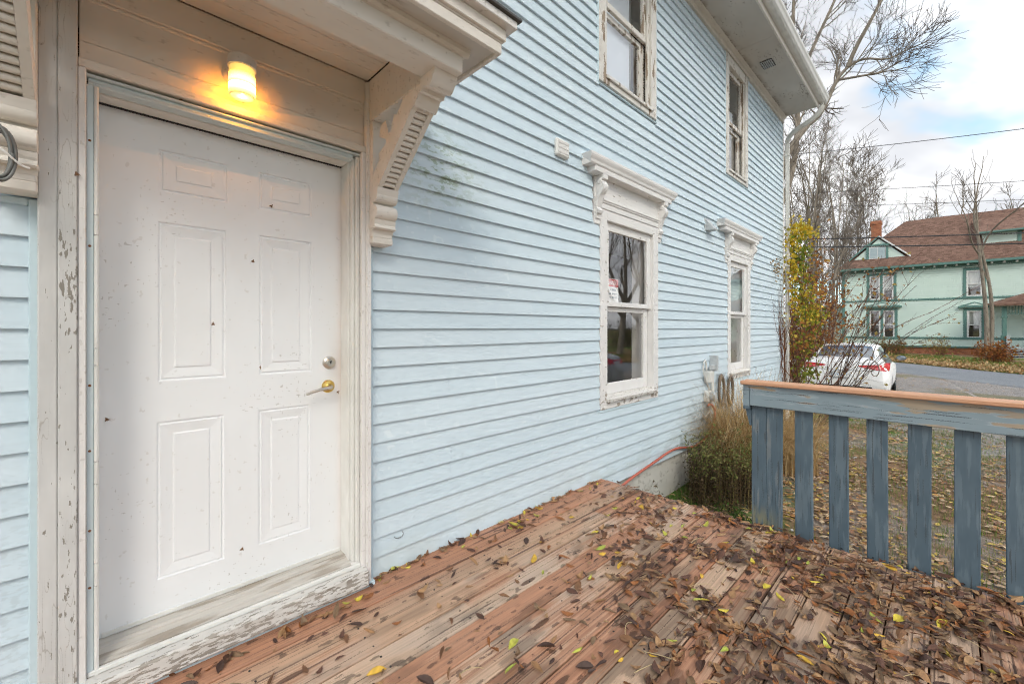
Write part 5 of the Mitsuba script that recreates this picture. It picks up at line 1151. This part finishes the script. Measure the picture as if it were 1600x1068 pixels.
for x, f, top, lab, sd in TR:
    rr = np.random.default_rng(sd); limbs = []; b = np.array(far(x, 513, f)); b[2] = GZ; top_z = 1.33 + f * (513 - top) / 660
    for j in range(5):
        dx = rr.uniform(-1.3, 2.2); hh = top_z * rr.uniform(.72, .98); o = rr.normal(0, .35, 2)
        e_ = b + np.array([dx * ST + o[0], -dx * CT + o[1], hh - GZ]); m = b + (e_ - b) * .5 + rr.normal(0, .3, 3) * [1, 1, 0] - np.array([dx * ST, -dx * CT, 0]) * .22
        limbs.append(([b + np.array([o[0], o[1], 0]), m, e_], rr.uniform(.055, .10), .022))
    tree('thicket_tree', lab, limbs, sd, tip=.011 if f < 45 else .02, depth=3, boughs=7 if f < 45 else 9, L=f * .085, kids=(3, 7), up=.08)
fb = 26.5
tree('bare_tree', 'twin trunked bare tree on the lawn before the green house', [([far(1541, 566, fb), far(1542, 520, fb), far(1536, 440, fb), far(1528, 370, fb), far(1526, 330, fb), far(1523, 300, fb)], .14, .035),
     ([far(1545, 566, fb), far(1550, 510, fb), far(1545, 440, fb), far(1534, 392, fb), far(1529, 370, fb)], .13, .06),
     ([far(1528, 365, fb), far(1522, 335, fb), far(1524, 315, fb), far(1528, 290, fb)], .07, .03),
     ([far(1533, 400, fb), far(1560, 350, fb - 1), far(1585, 330, fb - 2), far(1615, 300, fb - 3)], .05, .025), ([far(1533, 400, fb), far(1516, 370, fb - .5), far(1512, 350, fb - 1), far(1500, 320, fb - 1)], .06, .02)], 31, tip=.009, depth=2, boughs=3, L=2.6, kids=(2, 4), start=.55)
for x, f, top, lab, sd in ((1478, 62, 288, 'small bare tree rising behind the green roof left of its middle', 41), (1598, 62, 300, 'bare tree at the right edge behind the green roof', 42), (1435, 66, 318, 'low bare tree behind the green roof near the chimney', 43)):
    b = np.array(far(x, 513, f)); b[2] = GZ; tz = 1.33 + f * (513 - top) / 660
    tree('distant_tree', lab, [([b, b + [.3, .4, tz * .55], b + [-.6, 1.0, tz * .92]], .22, .06), ([b + [.2, .2, tz * .4], b + [1.6, -1.2, tz * .7], b + [2.0, -1.8, tz * .92]], .15, .05)], sd, tip=.022, depth=3, boughs=7, L=4.2, kids=(3, 6))
# trees on the lawn side, seen in the window panes
for i, (x, y, h, lab) in enumerate(((23, -8.5, 9.5, 'bare spreading tree across the lawn, nearest of those reflected in the panes'), (27, -12, 11, 'tall bare tree across the lawn, reflected in the panes'), (21, -13, 9, 'bare tree farthest left across the lawn, reflected in the panes'), (32, -12, 12, 'bare tree farthest right across the lawn, reflected in the panes'), (30, -17, 12, 'bare tree standing back across the lawn, reflected in the panes'))):
    b = np.array([x, y, GZ]); tree('lawn_tree', lab, [([b, b + [.3, .2, h * .4], b + [-.4, .5, h * .8]], .25, .07), ([b + [.2, .1, h * .3], b + [1.5, .8, h * .55], b + [2.2, 1.0, h * .8]], .15, .05), ([b + [.2, .1, h * .25], b + [-1.2, -.8, h * .5], b + [-2.2, -1.0, h * .75]], .14, .05)], 51 + i, tip=.010, depth=3, boughs=5, L=2.6, kids=(3, 5))
for i, (x, y) in enumerate(((14, -24), (19, -24), (24, -23), (29, -22), (34, -20), (39, -19), (44, -17))):
    w = ('first', 'second', 'third', 'fourth', 'fifth', 'sixth', 'seventh')[i]
    brush('hedge_shrub', f'tall tangled olive shrub, {w} from the left in the row across the lawn', x, y, 3.0, 2.7, 60, 900, [(.12, .11, .04), (.16, .13, .05), (.10, .12, .035)], 130 + i, .18, 'm_twig', .03)
for a, b, f0, f1, lab, r_ in (((1225, 243), (1640, 196), 16, 13.5, 'overhead wire, highest of those crossing the sky', .011), ((1225, 303), (1640, 280), 24, 21, 'overhead wire passing just above the green roof', .014), ((1225, 324), (1640, 310), 24, 21, 'thin overhead wire touching the green roof ridge', .012),
                         ((1225, 374), (1640, 362), 20, 18, 'thick overhead cable in front of the green roof, upper of two', .024), ((1225, 386), (1640, 379), 20, 18, 'thick overhead cable in front of the green roof, lower of two', .026)):
    A_, B_ = np.array(far(*a, f0)), np.array(far(*b, f1)); m = (A_ + B_) / 2; d = (B_ - A_) / np.linalg.norm(B_ - A_)
    P = curve([A_ - d * 8 + [0, 0, .5], A_, m - [0, 0, .04], B_, B_ + d * 14 + [0, 0, .9]], 40)
    k = put('power_line', tube(P, r_, 6), 'm_wire', smooth=True); tag(k, lab, 'power line')
